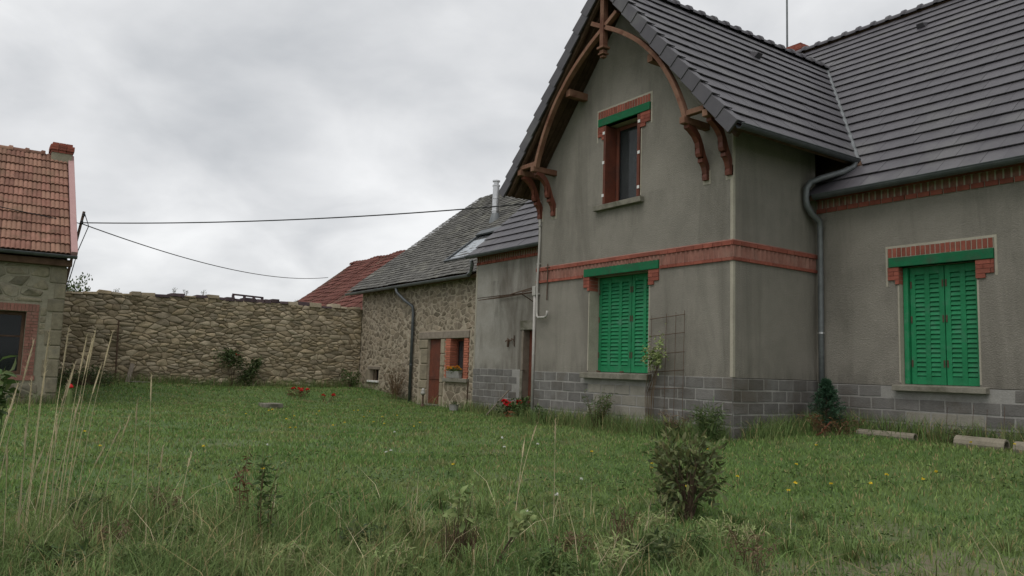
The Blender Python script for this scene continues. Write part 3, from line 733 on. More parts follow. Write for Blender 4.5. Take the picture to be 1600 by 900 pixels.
# roof vents
for P, va in (((-9.33, 18.44), None), ((-10.63, 13.8), 1)):
    if va is None: z = ME+MS*(P[1]-MY); ax = Vector((1, 0, 0)); up = Vector((0, cM, sM)); nn = Vector((0, -sM, cM))
    else: z = GR_Z-GS*(P[0]-XC); ax = Vector((0, 1, 0)); up = Vector((-cG, 0, sG)); nn = Vector((sG, 0, cG))
    c = Vector((P[0], P[1], z))
    MB().add([c+ax*-.1+nn*.03, c+ax*.1+nn*.03, c+ax*.08+nn*.16, c-ax*.08+nn*.16, c+ax*.1+up*.28+nn*.02, c-ax*.1+up*.28+nn*.02], [(0, 1, 2, 3), (1, 4, 2), (0, 3, 5), (3, 2, 4, 5)]).build('roof_vent', Mt['tile'], roof)
# gutters
def gutter(p, q, r=.075, m='zincd', name='gutter', par=None):
    p, q = Vector(p), Vector(q)
    prof = [(r*math.cos(a_), r*math.sin(a_)) for a_ in [math.pi+math.pi*k/8 for k in range(9)]]
    prof = prof + [(x*.93, y*.93) for x, y in prof[::-1]]
    b = MB(); b.sweep([p, q], prof, up=(0, 0, 1)); t = (q-p).normalized(); sd = t.cross(Vector((0, 0, 1)))
    for s in (-1, 1): b.tube([p+sd*s*r, q+sd*s*r], .011, 6)
    return b.build(name, Mt[m], par or house)
gutter((XC+HW+.055, YV+.02, GE-.01), (XC+HW+.055, valleyY(GE)-.12, GE+.01))
gutter((XR+.20, MY-.06, ME-.015), (-1.0, MY-.06, ME-.005), .085)
gutter((-20.3, LY-.06, LE-.02), (XL-.6, LY-.06, LE-.01), .075)
# verge underside: boards and rafters out to the truss
for sg in (1, -1):
    va = Vector((-sg*cG, 0, sG)); na = Vector((sg*sG, 0, cG)); e0 = Vector((XC+sg*HW, 0, GE))
    for k, (ya, yb_, th) in enumerate(((YV+.045, YV+.12, .12), (YV+.24, YV+.33, .14))):
        c0 = e0-na*(.10+th/2)+va*.05; c1 = e0-na*(.10+th/2)+va*(gl-.1)
        b = MB(); ym = (ya+yb_)/2; b.obox((c0+c1)/2+Vector((0, ym, 0)), (c1-c0)/2, (0, (yb_-ya)/2, 0), na*th/2)
        b.build('verge_rafter', Mt['darkwood' if k else 'wood'] if k else Mt['darkwood'], house, bevel=.006)
    for k in range(5):
        ya = YV+.14+k*.13
        b = MB(); c0 = e0-na*.115+va*.05; c1 = e0-na*.115+va*(gl-.05); b.obox((c0+c1)/2+Vector((0, ya+.06, 0)), (c1-c0)/2, (0, .058, 0), na*.012)
        b.build('soffit_plank', Mt['darkwood'], house)
# timber truss: arches, king post with pendant, purlins, brackets
def arch(pts, name='arch_brace'):
    P = [Vector((x, YO, z)) for x, z in pts]; out = []
    for i in range(len(P)-1):                          # Catmull-Rom
        p0, p1, p2, p3 = P[max(i-1, 0)], P[i], P[i+1], P[min(i+2, len(P)-1)]
        for t in (0, .25, .5, .75):
            out.append(.5*((2*p1)+(p2-p0)*t+(2*p0-5*p1+4*p2-p3)*t*t+(3*p1-p0-3*p2+p3)*t**3))
    out.append(P[-1])
    w, h = .045, .058
    MB().sweep(out, [(-w, -h), (w, -h), (w, h), (-w, h)], up=(0, -1, 0)).build(name, Mt['wood'], house, bevel=.008)
right_arch = [(-11.92, 8.60), (-11.55, 8.40), (-11.09, 8.15), (-10.58, 7.80), (-10.24, 7.49), (-9.95, 7.17), (-9.68, 6.76), (-9.50, 6.41), (-9.37, 6.10), (-9.31, 5.90)]
arch(right_arch); arch([(2*XC-x+.04, z-.01) for x, z in right_arch])
kp = MB(); kp.box(XC-.055, XC+.055, YO-.075, YO-.052, 7.98, 9.2); kp.box(XC-.05, XC+.05, YO-.05, YO+.06, 7.98, 9.2)
for z, w, hh in ((7.93, .10, .05), (7.86, .06, .05), (7.81, .08, .04), (7.75, .05, .04)): kp.box(XC-w, XC+w, YO-.01-w, YO-.01+w, z, z+hh-.004)
kp.build('king_post', Mt['wood'], house, bevel=.008)
for x in (-10.30, -12.78): MB().box(x-.07, x+.07, YO+.06, YF+.02, 7.29, 7.45).build('purlin', Mt['wood'], house, bevel=.008)
def bracket(x, name='eave_bracket'):
    # curved console in a plane across the wall: (distance out from wall, z)
    pr = [(.0, 4.87), (.07, 4.87), (.075, 4.93), (.06, 4.98), (.10, 5.10), (.15, 5.17), (.19, 5.18), (.19, 5.24), (.16, 5.26), (.235, 5.27), (.26, 5.33), (.25, 5.42), (.28, 5.52), (.36, 5.62), (.47, 5.70), (.56, 5.74), (.56, 5.80), (.36, 5.79), (.24, 5.66), (.16, 5.50), (.1, 5.34), (.0, 5.14)]
    b = MB(); n = 11
    lo = pr[:16]; hi = pr[16:]
    def up_at(t): # upper edge sampled
        k = t*(len(hi)-1); i = min(int(k), len(hi)-2); f = k-i; a_, c_ = hi[len(hi)-1-i], hi[len(hi)-2-i]
        return (a_[0]+(c_[0]-a_[0])*f, a_[1]+(c_[1]-a_[1])*f)
    V = []
    for i, p in enumerate(lo):
        q = up_at(i/(len(lo)-1))
        for xx in (x-.055, x+.055): V += [(xx, YF-.0-p[0], p[1]), (xx, YF-q[0], q[1])]
    F = []
    for i in range(len(lo)-1):
        a_ = 4*i; c_ = 4*(i+1); F += [(a_, c_, c_+1, a_+1), (a_+2, a_+3, c_+3, c_+2), (a_, a_+2, c_+2, c_), (a_+1, c_+1, c_+3, a_+3)]
    F += [(0, 1, 3, 2), (4*len(lo)-4, 4*len(lo)-2, 4*len(lo)-1, 4*len(lo)-3)]
    b.add(V, F); b.build(name, Mt['brown'], house, bevel=.006)
    MB().box(x-.06, x+.06, YO-.10, YF+.03, 5.80, 5.925).build('bracket_beam', Mt['wood'], house, bevel=.01)
    MB().box(x-.09, x+.09, YF-.006, YF, 4.80, 5.05).build('pale_edge', Mt['smooth'], house)
for x in (-9.32, -8.80, -13.80, -14.30): bracket(x)
MB().box(-9.26, -8.86, YO-.06, YO+.05, 5.93, 6.03).build('cross_beam', Mt['wood'], house, bevel=.01)
MB().box(-14.42, -13.74, YO-.06, YO+.05, 5.93, 6.03).build('cross_beam', Mt['wood'], house, bevel=.01)
# chimney, antenna
ch = MB(); ch.box(-14.45, -13.6, 19.75, 20.6, 9.5, 11.0)
cho = ch.build('chimney', Mt['smooth'], house)
t = MB(); R = random.Random(3)
for k in range(6):
    z = 11.0+k*.075; g = (.0, .03, .06, .07, .03, .0)[k]
    for s in range(4):
        for j in range(4):
            a_, b_ = -14.45-g+j*(.85+2*g)/4, -14.45-g+(j+1)*(.85+2*g)/4
            if s == 0: t.box(a_+.004, b_-.004, 19.75-g-R.uniform(0, .004), 19.87, z, z+.068)
            elif s == 1: t.box(a_+.004, b_-.004, 20.48, 20.6+g, z, z+.068)
            elif s == 2: t.box(-13.72, -13.6+g+R.uniform(0, .004), 19.9+j*.14, 20.03+j*.14, z, z+.068)
            else: t.box(-14.45-g, -14.33, 19.9+j*.14, 20.03+j*.14, z, z+.068)
t.build('chimney_bricks', Mt['brick'], cho, kind='stuff')
MB().box(-14.3, -13.75, 19.9, 20.45, 10.9, 11.42).build('chimney_core', Mt['dark'], cho)
tag(MB().tube([(-14.25, 20.0, 10.6), (-14.25, 20.0, 13.2)], .032, 8, [1, .9]).tube([(-14.25, 20.0, 13.2), (-14.25, 20.0, 15.6)], .022, 8).build('antenna_mast', Mt['zinc']), 'thin grey antenna mast rising from the brick chimney behind the dark ridge', 'antenna')
# rainwater pipes of the big house
b = MB(); X0 = XR+.16; Yp = YW-.10
b.tube([(XC+HW+.05, 13.42, 5.47), (XC+HW+.04, 13.38, 5.36), (-8.2, 13.18, 5.25), (-8.44, 12.88, 5.13), (-8.58, 12.74, 5.05), (-8.63, 12.68, 4.93), (-8.64, 12.67, 4.75), (-8.63, 12.69, 4.60), (-8.60, 12.80, 4.45), (X0, Yp-.03, 4.34), (X0, Yp, 4.22), (X0, Yp, 2.4), (X0, Yp, .3)], .053, 10, [1.1]*10+[1, 1, 1])
dp = b.build('downpipe', Mt['zinc'], house, smooth=True)
for z in (4.18, 2.2, .95): MB().lathe((X0, Yp, z), [(.054, 0), (.062, .002), (.062, .035), (.054, .037)], 12).build('pipe_collar', Mt['steel' if z < 4 else 'zinc'], dp)
# conduit, cable pipe and meter box at the gable's left corner
co_ = MB().tube([(-14.30, YF-.03, 5.30), (-14.28, YF-.03, 4.5), (-14.27, YF-.05, 4.0), (-14.29, YF-.06, 3.4), (-14.29, YF-.05, 2.68), (-14.27, YF-.06, 2.60), (-14.2, YF-.07, 2.56), (-13.95, YF-.08, 2.56), (-13.86, YF-.09, 2.59), (-13.83, YF-.1, 2.70)], .028, 8).build('conduit', Mt['conduit'], house, smooth=True)
for z in (4.7, 3.8, 3.1): MB().box(-14.335, -14.245, YF-.062, YF-.002, z, z+.03).build('conduit_clip', Mt['conduit'], co_)
MB().tube([(-14.41, YF-.03, 3.2), (-14.40, YF-.03, .3)], .035, 8).build('conduit', Mt['conduit'], house, smooth=True)
MB().box(-14.47, -14.35, YF-.075, YF-.0, 3.08, 3.3).build('meter_box', Mt['conduit'], house, bevel=.01)
MB().tube([(-13.94, YF-.04, 2.95), (-13.94, YF-.04, 3.78)], .014, 6).tube([(-14.02, YF-.04, 3.7), (-13.86, YF-.05, 3.7)], .012, 6).build('wall_hook', Mt['iron'], house)
# iron canopy frame over the left-wing door
c = MB()
for k in range(5): c.beam((-17.1-k*.0, YL-.05-k*.17, 3.50-k*.03), (-18.9, YL-.05-k*.17, 3.44-k*.03), .02, .02)
for k in range(4): c.beam((-17.2-k*.55, YL-.0, 3.52), (-17.2-k*.55, YL-.80, 3.37), .02, .02)
c.beam((-17.2, YL-.02, 3.25), (-17.2, YL-.4, 3.42), .02, .02)
c.beam((-16.3, YL-.4, 3.56), (-17.2, YL-.4, 3.48), .025, .025); c.beam((-16.3, YL-.75, 3.50), (-17.2, YL-.75, 3.40), .025, .025)
c.build('canopy_frame', Mt['iron'], house)
wk = MB().tube([(-18.05, YL-.02, 2.02), (-18.05, YL-.03, 2.33)], .014, 6)
for k in range(4): wk.beam((-18.06-k*.1, YL-.04, 2.2), (-18.14-k*.1, YL-.06, 2.16 if k % 2 else 2.24), .02, .03)
wk.beam((-18.3, YL-.05, 2.2), (-18.32, YL-.05, 2.0), .05, .03).build('wall_ornament', Mt['iron'], house)
MB().lathe((-8.32, YW-.005, 4.28), [(.001, 0), (.05, .003), (.05, .01)], 10)

# ================================================================== STONE HOUSE
SX0, SX1, SY = -29.6, -20.2, 13.12
sh = thing('stone_cottage', 'low rubble stone cottage with old slate roof, brown door and brick framed window', 'cottage', (-25, SY, .1))
D_d = (-23.86, -22.96, -.2, 2.33); D_w = (-22.62, -21.17, 1.03, 2.33); D_v = (-28.6, -27.75, .78, 1.2)
b = MB(); wall_faces(b, (SX0, SX1, -.2, 4.5), [D_d, D_w, D_v], lambda u, v: (u, SY, v))
for h in (D_d, D_w, D_v):
    a, c, z0, z1 = h; dp_ = .35
    for u in (a, c): b.quad((u, SY, z0), (u, SY+dp_, z0), (u, SY+dp_, z1), (u, SY, z1))
    b.quad((a, SY, z1), (c, SY, z1), (c, SY+dp_, z1), (a, SY+dp_, z1)); b.quad((a, SY, z0), (c, SY, z0), (c, SY+dp_, z0), (a, SY+dp_, z0))
b.quad((SX0, SY, -.2), (SX0, 25, -.2), (SX0, 25, 4.5), (SX0, 19.1, 9.0), (SX0, SY, 4.5)); b.quad((SX0, 25, -.2), (SX1, 25, -.2), (SX1, 25, 4.5), (SX0, 25, 4.5))
wall = b.build('wall', Mt['mortar'], sh)
ex = [(-24.52, -22.9, 2.31, 2.6), (-22.9, -21.1, 2.31, 2.6), (-24.5, -23.84, 0, 2.31), (-22.98, -22.70, 0, 2.31), D_d, (-22.98, -21.12, .86, 2.34), D_v, (-28.7, -27.6, 1.2, 1.34), (-28.95, -28.6, .62, 1.25)]
place_stones(rubble((SX0, SX1, 0, 4.42),   .25, .16, ex, gap=.0125, seed=11, drop=.22, jit=.6, cut=.2), (0, SY, 0), (1, 0, 0), (0, 0, 1), (0, -1, 0), .006, Mt['hstone'], wall, seed=5)
for a, c in ((-24.5, -22.80), (-22.78, -21.14)): MB().box(a, c, SY-.05, SY+.2, 2.335, 2.57).build('timber_lintel', Mt['greywood'], sh, bevel=.012)
zz_ = 2.31; R = random.Random(6)
for hgt, x0 in ((.33, -24.48), (.52, -24.33), (.56, -24.36), (.30, -24.42), (.62, -24.36)):
    MB().box(x0, -23.862, SY-.045, SY+.1, zz_-hgt+.02, zz_).build('quoin_stone', Mt['ashlar'], sh, bevel=.03); zz_ -= hgt
zz_ = 2.31
for hgt in (.5, .42, .55, .45, .42): MB().box(-22.955, -22.72+R.uniform(-.05, .03), SY-.04, SY+.1, zz_-hgt+.02, zz_).build('quoin_stone', Mt['ashlar'], sh, bevel=.025); zz_ -= hgt
dd = MB()
for k in range(4): dd.box(D_d[0]+.01+k*.22, D_d[0]+.01+k*.22+.216, SY+.07, SY+.115, .12, 2.32)
dr = dd.build('door', Mt['brown'], sh, bevel=.005)
MB().box(D_d[0]+.05, D_d[1]-.05, SY+.05, SY+.07, .95, 1.07).build('door_rail', Mt['brown'], dr, bevel=.005)
MB().lathe((0, 0, 0), [(.02, 0), (.03, .02), (.02, .04)], 8).build('door_handle', Mt['iron'], dr).matrix_world = Matrix.Translation((D_d[1]-.12, SY+.065, 1.2)) @ Matrix.Rotation(rad(90), 4, 'X')
MB().box(-23.95, -22.9, SY-.35, SY+.1, .0, .11).build('door_step', Mt['sill'], sh, bevel=.015)
# brick jambs
for x0, x1, nm in ((-22.62, -22.30, 0), (-21.44, -21.17, 1)):
    t = MB(); zt = 2.325; k = 0
    while zt > 1.06:
        w = 0 if k % 2 else .05
        if nm == 0: t.box(x0-.04+w, x1, SY-.03, SY+.34, zt-.068, zt)
        else: t.box(x0, x1+.02-w, SY-.03, SY+.34, zt-.068, zt)
        zt -= .079; k += 1
    t.build('brick_jamb', Mt['brickorange'], sh, kind='stuff')
MB().box(-22.62, -21.1, SY-.12, SY+.3, .90, 1.025).build('window_sill', Mt['sill'], sh, bevel=.012)
wf = MB(); 
for q in ((-22.30, -22.22), (-21.51, -21.445), (-21.89, -21.83)): wf.box(q[0], q[1], SY+.22, SY+.27, 1.03, 2.32)
wf.box(-22.22, -21.51, SY+.224, SY+.266, 1.03, 1.11); wf.box(-22.22, -21.51, SY+.224, SY+.266, 2.25, 2.32)
wf = wf.build('window_frame', Mt['brown'], sh)
MB().box(-22.24, -21.49, SY+.243, SY+.248, 1.08, 2.28).build('window_pane', Mt['glass'], wf)
MB().box(-22.3, -21.45, SY+.31, SY+.32, 1.0, 2.4).build('curtain', Mt['curtain'], sh)
MB().box(D_v[0], D_v[1], SY+.30, SY+.32, .7, 1.3).build('vent_backing', Mt['dark'], sh)
MB().box(-28.75, -27.62, SY-.03, SY+.2, 1.205, 1.32).build('timber_lintel', Mt['greywood'], sh, bevel=.01)
MB().box(-28.9, -28.61, SY-.035, SY+.1, .66, 1.2).build('quoin_stone', Mt['ashlar'], sh, bevel=.03)
for x in (-28.4, -28.15, -27.95): MB().tube([(x, SY+.1, .78), (x, SY+.1, 1.2)], .015, 6).build('vent_bar', Mt['iron'], sh)
MB().box(-28.65, -27.7, SY-.08, SY+.1, .70, .775).build('vent_sill', Mt['white'], sh, bevel=.01)
# slate roof
SE, SEY, SS = 4.30, 12.79, .785; sn = math.hypot(1, SS); SRY = 19.1; SRZ = SE+SS*(SRY-SEY); sl = (SRY-SEY)*sn
b = MB(); b.prism([(-30.3, SEY, SE), (-20.25, SEY, SE), (-20.25, SRY, SRZ), (-30.3, SRY, SRZ)], Vector((0, SS, -1))/sn*.12)
b.prism([(-30.3, SRY, SRZ), (-20.25, SRY, SRZ), (-20.25, 25.4, SE), (-30.3, 25.4, SE)], Vector((0, -SS, -1))/sn*.12)
sroof = b.build('roof', Mt['darkwood'], sh)
t = MB(); R = random.Random(9); e_ = .215; ua, va, na = Vector((1, 0, 0)), Vector((0, 1, SS))/sn, Vector((0, -SS, 1))/sn; o0 = Vector((-30.32, SEY-.03, SE))
for r in range(int(sl/e_)+1):
    u = -R.uniform(0, .15)
    while u < 10.05:
        w = R.uniform(.2, .3); a_, c_ = max(u, 0), min(u+w-.006, 10.05); u += w
        if c_-a_ < .03: continue
        sag = -.05*math.sin((a_)/10.05*3.14)*math.sin(min(1, r*e_/sl)*3.14)+.015*math.sin(a_*1.7+r*.3)
        h0, h1 = .034+R.uniform(-.006, .012), .008; v0 = r*e_+R.uniform(-.012, .012); v1 = min((r+1)*e_+.03, sl+.02)
        P = [(a_, v0, h0), (c_, v0+R.uniform(-.01, .01), h0), (c_, v1, h1), (a_, v1, h1)]
        V = [o0+ua*p[0]+va*p[1]+na*(p[2]+sag+.065) for p in P]; V += [q-na*.014 for q in V]
        t.add(V, [(0, 1, 2, 3), (0, 4, 5, 1), (1, 5, 6, 2), (3, 7, 4, 0)])
t.build('slates', Mt['slate'], sroof, kind='stuff')
n = 22
for k in range(n): ridge_tile((-30.3+k*10/n, SRY, SRZ+.02), (-30.3+(k+1)*10/n, SRY, SRZ+.02), .10, Mt['slate'], sroof)
gutter((-30.35, SEY-.08, SE-.03), (-20.7, SEY-.08, SE-.01), .075, 'zinc', par=sh)
MB().tube([(-20.75, SEY-.08, SE-.02), (-20.55, SEY-.1, SE+.06), (-20.38, SEY-.16, SE+.28), (-20.36, SEY-.22, SE+.40)], .06, 8).build('gutter_elbow', Mt['zinc'], sh, smooth=True)
sp = MB().tube([(-25.75, SEY-.08, SE-.1), (-25.7, SEY-.06, SE-.26), (-25.3, SEY+.05, SE-.55), (-24.98, SY-.1, SE-.78), (-24.93, SY-.09, SE-1.0), (-24.93, SY-.09, .1)], .055, 10).build('downpipe', Mt['zincd'], sh, smooth=True)
for z in (2.9, 1.4): MB().lathe((-24.93, SY-.09, z), [(.056, 0), (.066, .002), (.066, .05), (.056, .052)], 12).build('pipe_collar', Mt['zincd'], sp)
# skylight and flue
def on_s(x, y, h=0): return Vector((x, y, SE+SS*(y-SEY)))+na*h
def sframe(x0, x1, y0, y1):
    b = MB()
    for A, B in (((x0, y0), (x1, y0)), ((x1, y0), (x1, y1)), ((x1, y1), (x0, y1)), ((x0, y1), (x0, y0))): b.beam(on_s(*A, .09), on_s(*B, .09), .09, .16, na)
    f = b.build('skylight', Mt['zincd'], sh, bevel=.006)
    MB().add([on_s(x0, y0, .11), on_s(x1, y0, .11), on_s(x1, y1, .11), on_s(x0, y1, .11)], [(0, 1, 2, 3)]).build('skylight_pane', Mt['clearglass'], f)
    MB().beam(on_s(x0-.03, y1-.15, .2), on_s(x1+.03, y1-.15, .2), .34, .06, na).build('skylight_hood', Mt['zincd'], f)
    ym = y0+(y1-y0)*.72
    MB().add([on_s(x0, y0, .10), on_s(x1, y0, .10), on_s(x1, ym, .10), on_s(x0, ym, .10)], [(0, 1, 2, 3)]).build('skylight_blind', Mt['blind'], f)
sframe(-23.85, -22.2, 13.70, 15.3)
fb = on_s(-24.75, 16.3)
fl = MB(); fl.lathe(fb, [(.26, -.35), (.24, -.05), (.15, .28), (.135, .32)], 16).build('flue_flashing', Mt['zinc'], sh, smooth=True)
fl = MB(); fl.lathe(fb+Vector((0, 0, .25)), [(.13, 0), (.13, .12), (.15, .13), (.15, .18), (.13, .19), (.13, .62), (.142, .63), (.142, .66), (.13, .67), (.13, 1.12), (.15, 1.13), (.15, 1.18), (.10, 1.19), (.10, 1.3), (.15, 1.31), (.15, 1.36), (.02, 1.40)], 16)
fl.build('flue_pipe', Mt['steel'], sh, smooth=False)
MB().sweep([on_s(-24.9, 16.1, .03), on_s(-25.0, 15.3, .03), on_s(-25.25, 14.4, .03)], [(-.03, 0), (.03, 0), (.03, .02), (-.03, .02)], up=na).build('flue_streak_lead', Mt['zinc'], sh)

# ================================================================== GARDEN WALL
gw = thing('garden_wall', 'high dry rubble stone wall closing the far side of the lawn', 'wall', (-29.6, 7.5, .3))
WX = -29.55
def wtop(y): return 3.46+.17*float(sst((y-2)/5.))+.02*math.sin(y*2.1)+.015*math.sin(y*5.3+1)
b = MB(); ys = np.linspace(1.9, 13.1, 40)
for a, c in zip(ys, ys[1:]):
    V = [(WX, a, -.2), (WX, c, -.2), (WX, c, wtop(c)-.04), (WX, a, wtop(a)-.04), (WX-.55, a, -.2), (WX-.55, c, -.2), (WX-.55, c, wtop(c)-.04), (WX-.55, a, wtop(a)-.04)]
    b.add(V, [(0, 1, 2, 3), (3, 2, 6, 7), (4, 7, 6, 5)])
core = b.build('wall_core', Mt['earth'], gw)
place_stones(rubble((1.9, 13.1, .12, 3.64), .23, .10, (), [(-.035, 1, 3.40), (0, 1, 3.62)], gap=.005, seed=21, drop=.40, jit=.6, cut=.16), (WX, 0, 0), (0, 1, 0), (0, 0, 1), (1, 0, 0), .032, Mt['stone'], core, seed=8)
R = random.Random(12); y = 1.95
while y < 13.0:                                        # rough coping
    w = R.uniform(.22, .5); h = R.uniform(.04, .17); z = wtop(y+w/2)-.05
    m = MB(); j = lambda: R.uniform(-.03, .03)
    V = [(WX+.06+j(), y+.01, z), (WX+.06+j(), y+w-.01, z), (WX-.58+j(), y+w-.01, z), (WX-.58, y+.01, z)]
    V += [(p[0]*1+(-.02 if p[0] > WX else .02), p[1]+j()*.6, z+h+j()*.5) for p in V]
    m.add(V, [(0, 3, 2, 1), (4, 5, 6, 7), (0, 1, 5, 4), (1, 2, 6, 5), (2, 3, 7, 6), (3, 0, 4, 7)])
    m.build('coping_stone', Mt['copingp'] if 5.2 < y < 11.5 and R.random() < .75 else Mt['stone'], gw, bevel=.012); y += w
rl = MB(); rl.beam((WX-.25, 7.95, 3.84), (WX-.25, 9.1, 3.80), .09, .06)
for y in (7.98, 8.4, 8.75, 9.07): rl.beam((WX-.25, y, 3.6), (WX-.25, y, 3.82), .10, .08, (0, 1, 0))
tag(rl.build('timber_rail', Mt['copingp']), 'short dark timber rail standing on top of the rubble garden wall', 'rail')
# planks, iron rod and stones against the wall
tag(MB().beam((-29.1, 4.50, gz(-29.1, 4.5)-.02), (-29.42, 4.68, 1.15), .14, .035, (1, 0, 0)).build('leaning_plank', Mt['greywood'], bevel=.006), 'pale grey plank leaning against the rubble garden wall', 'plank')
tag(MB().beam((-29.0, 4.62, .52), (-29.2, 5.2, .50), .18, .10).build('stone_block', Mt['sill'], bevel=.02), 'long pale block lying at the foot of the garden wall beside a leaning plank', 'block')
tag(MB().tube([(-29.35, 4.18, .3), (-29.44, 4.14, 2.62)], .028, 6).build('iron_rod', Mt['iron']), 'rusty iron rod standing upright against the garden wall', 'rod')

# ================================================================== LEFT BUILDING
lb = thing('farm_building', 'stone farm building with orange clay tiled roof and brick framed window', 'building', (-23, 0, .1))
LX = -23.0; LYE = 1.92
W_l = (-.35, 1.13, .84, 2.42)
b = MB(); wall_faces(b, (-7, LYE, -.2, 3.8), [W_l], lambda u, v: (LX, u, v))
for u in W_l[:2]: b.quad((LX, u, W_l[2]), (LX-.3, u, W_l[2]), (LX-.3, u, W_l[3]), (LX, u, W_l[3]))
for z in W_l[2:]: b.quad((LX, W_l[0], z), (LX-.3, W_l[0], z), (LX-.3, W_l[1], z), (LX, W_l[1], z))
b.quad((LX, LYE, -.2), (LX-6.6, LYE, -.2), (LX-6.6, LYE, 3.8), (LX-3.3, LYE, 6.85), (LX, LYE, 3.8))
b.quad((LX-6.6, LYE, -.2), (LX-6.6, -7, -.2), (LX-6.6, -7, 3.8), (LX-6.6, LYE, 3.8)); b.quad((LX, -7, -.2), (LX-6.6, -7, -.2), (LX-6.6, -7, 3.8), (LX-3.3, -7, 6.85), (LX, -7, 3.8))
lw = b.build('wall', Mt['lmortar'], lb)
exl = [(-.75, 1.42, .62, 2.66)]
place_stones(rubble((-6, LYE-.35, 2.66, 3.62), .46, .25, exl, gap=.016, seed=31, drop=.1), (LX, 0, 0), (0, 1, 0), (0, 0, 1), (1, 0, 0), .012, Mt['lstone'], lw, seed=2)
place_stones(rubble((-6, LYE-.35, .0, 2.66), .40, .20, exl, gap=.014, seed=33, drop=.1), (LX, 0, 0), (0, 1, 0), (0, 0, 1), (1, 0, 0), .012, Mt['lstone'], lw, seed=4)
z = .05; k = 0
while z < 3.6:                                         # corner quoins
    h = .34+.06*((k*7) % 3); w = .34 if k % 2 else .46
    MB().box(LX-.3, LX+.03, LYE-w+.11, LYE+.02, z+.008, min(z+h, 3.62)-.008).build('quoin_stone', Mt['lstone'], lb, bevel=.025); z += h; k += 1
t = MB()
def bk(y0, y1, z0, z1): t.box(LX-.12, LX+.028, y0+.005, y1-.005, z0+.005, z1-.005)
z = .84
k = 0
while z < 2.42:
    w = .11 if k % 2 else .0
    if w: bk(1.13, 1.24, z, z+.079); bk(1.24, 1.40, z, z+.079)
    else: bk(1.13, 1.29, z, z+.079); bk(1.29, 1.40, z, z+.079)
    bk(-.62, -.46, z, z+.079); bk(-.46, -.35, z, z+.079); z += .079; k += 1
y = -.62
while y < 1.38: bk(y, y+.079, 2.425, 2.62); y += .0777
y = -.7
while y < 1.42: bk(y, y+.215, .70, .835); y += .213
t.build('brick_surround', Mt['brickpink'], lb, kind='stuff')
wf = MB()
for q in ((-.34, -.26), (1.05, 1.125), (.36, .44)): wf.box(LX-.24, LX-.18, q[0], q[1], .85, 2.41)
wf.box(LX-.236, LX-.184, -.26, 1.05, .85, .93); wf.box(LX-.236, LX-.184, -.26, 1.05, 2.33, 2.41); wf.box(LX-.23, LX-.19, -.26, 1.05, 1.78, 1.82)
wf = wf.build('window_frame', Mt['darkwood'], lb)
MB().box(LX-.215, LX-.21, -.28, 1.07, .9, 2.36).build('window_pane', Mt['glass'], wf)
MB().box(LX-.6, LX-.58, -.8, 1.6, .5, 2.8).build('window_backing', Mt['dark'], lb)
# roof of the left building
LE0 = (LX+.3, 3.92); LR = (LX-3.3, 7.22); ls = (LR[1]-LE0[1])/(LE0[0]-LR[0]); ln_ = math.hypot(1, ls); ll = (LE0[0]-LR[0])*ln_
b = MB(); va = Vector((-1, 0, ls))/ln_; na_ = Vector((ls, 0, 1))/ln_
b.prism([(LE0[0], -7.2, LE0[1]), (LE0[0], LYE+.12, LE0[1]), (LR[0], LYE+.12, LR[1]), (LR[0], -7.2, LR[1])], -na_*.08)
b.prism([(LR[0], -7.2, LR[1]), (LR[0], LYE+.12, LR[1]), (LX-6.9, LYE+.12, 3.9), (LX-6.9, -7.2, 3.9)], Vector((ls, 0, -1))/ln_*.08)
lroof = b.build('roof', Mt['darkwood'], lb)
def clay_tile_mesh(w, e, name, rolls=2, amp=.028):
    n = rolls*5; V = []; T = []
    for j, (v, h) in enumerate(((-.03, .062), (e, .022))):
        for i in range(n+1):
            x = i/n*w*.985; s = abs(math.sin(math.pi*rolls*i/n))**.8*amp; V.append((x, v, h+s))
    for i in range(n+1): V.append((V[i][0], V[i][1]+.005, V[i][2]-.028))
    F = [(i, i+1, n+2+i, n+1+i) for i in range(n)] + [(2*n+2+i, 2*n+3+i, i+1, i) for i in range(n)]
    m = bpy.data.meshes.new(name); m.from_pydata(V, [], F); return m
rows = 12; e_ = ll/rows; tw = .215; cm = clay_tile_mesh(tw, e_, 'roof_tile'); cm.materials.append(Mt['clay'])
R = random.Random(5); cnt = int((LYE+.05+3.2)/tw)
for r in range(rows):
    for c in range(cnt):
        y = LYE+.02-(c+1)*tw
        mw = Matrix((Vector((0, 1, 0)), va, na_)).transposed().to_4x4()
        mw.translation = Vector((LE0[0], y, LE0[1]))+va*(r*e_)+na_*R.uniform(-.004, .006)+Vector((0, R.uniform(-.004, .004), 0))
        link('roof_tile', cm, None, lroof, mw=mw @ Matrix.Rotation(R.uniform(-.012, .012), 4, 'Z'))
for k in range(9): ridge_tile((LR[0], LYE-.55-k*.4, LR[1]+.02), (LR[0], LYE-.55-(k+1)*.4, LR[1]+.02), .12, Mt['clay'], lroof)
p0 = Vector((LE0[0]+.02, LYE+.05, LE0[1])); p1 = Vector((LR[0], LYE+.05, LR[1]))
MB().obox((p0+p1)/2+na_*.0+Vector((0, .06, 0)), (p1-p0)/2, (0, .075, 0), na_*.11).build('verge_board', Mt['pinkpaint'], lroof, bevel=.01)
gutter((LE0[0]+.06, -7, LE0[1]-.03), (LE0[0]+.06, LYE+.18, LE0[1]-.03), .07, 'zincd', par=lb)
MB().box(LX-.02, LX+.2, -7, LYE+.1, 3.63, 3.80).build('cornice', Mt['darkwood'], lb, bevel=.02)
lc = MB().box(LR[0]-.35, LR[0]+.30, LYE-.40, LYE+.12, 6.9, 7.28).build('chimney', Mt['lmortar'], lb)
t = MB()
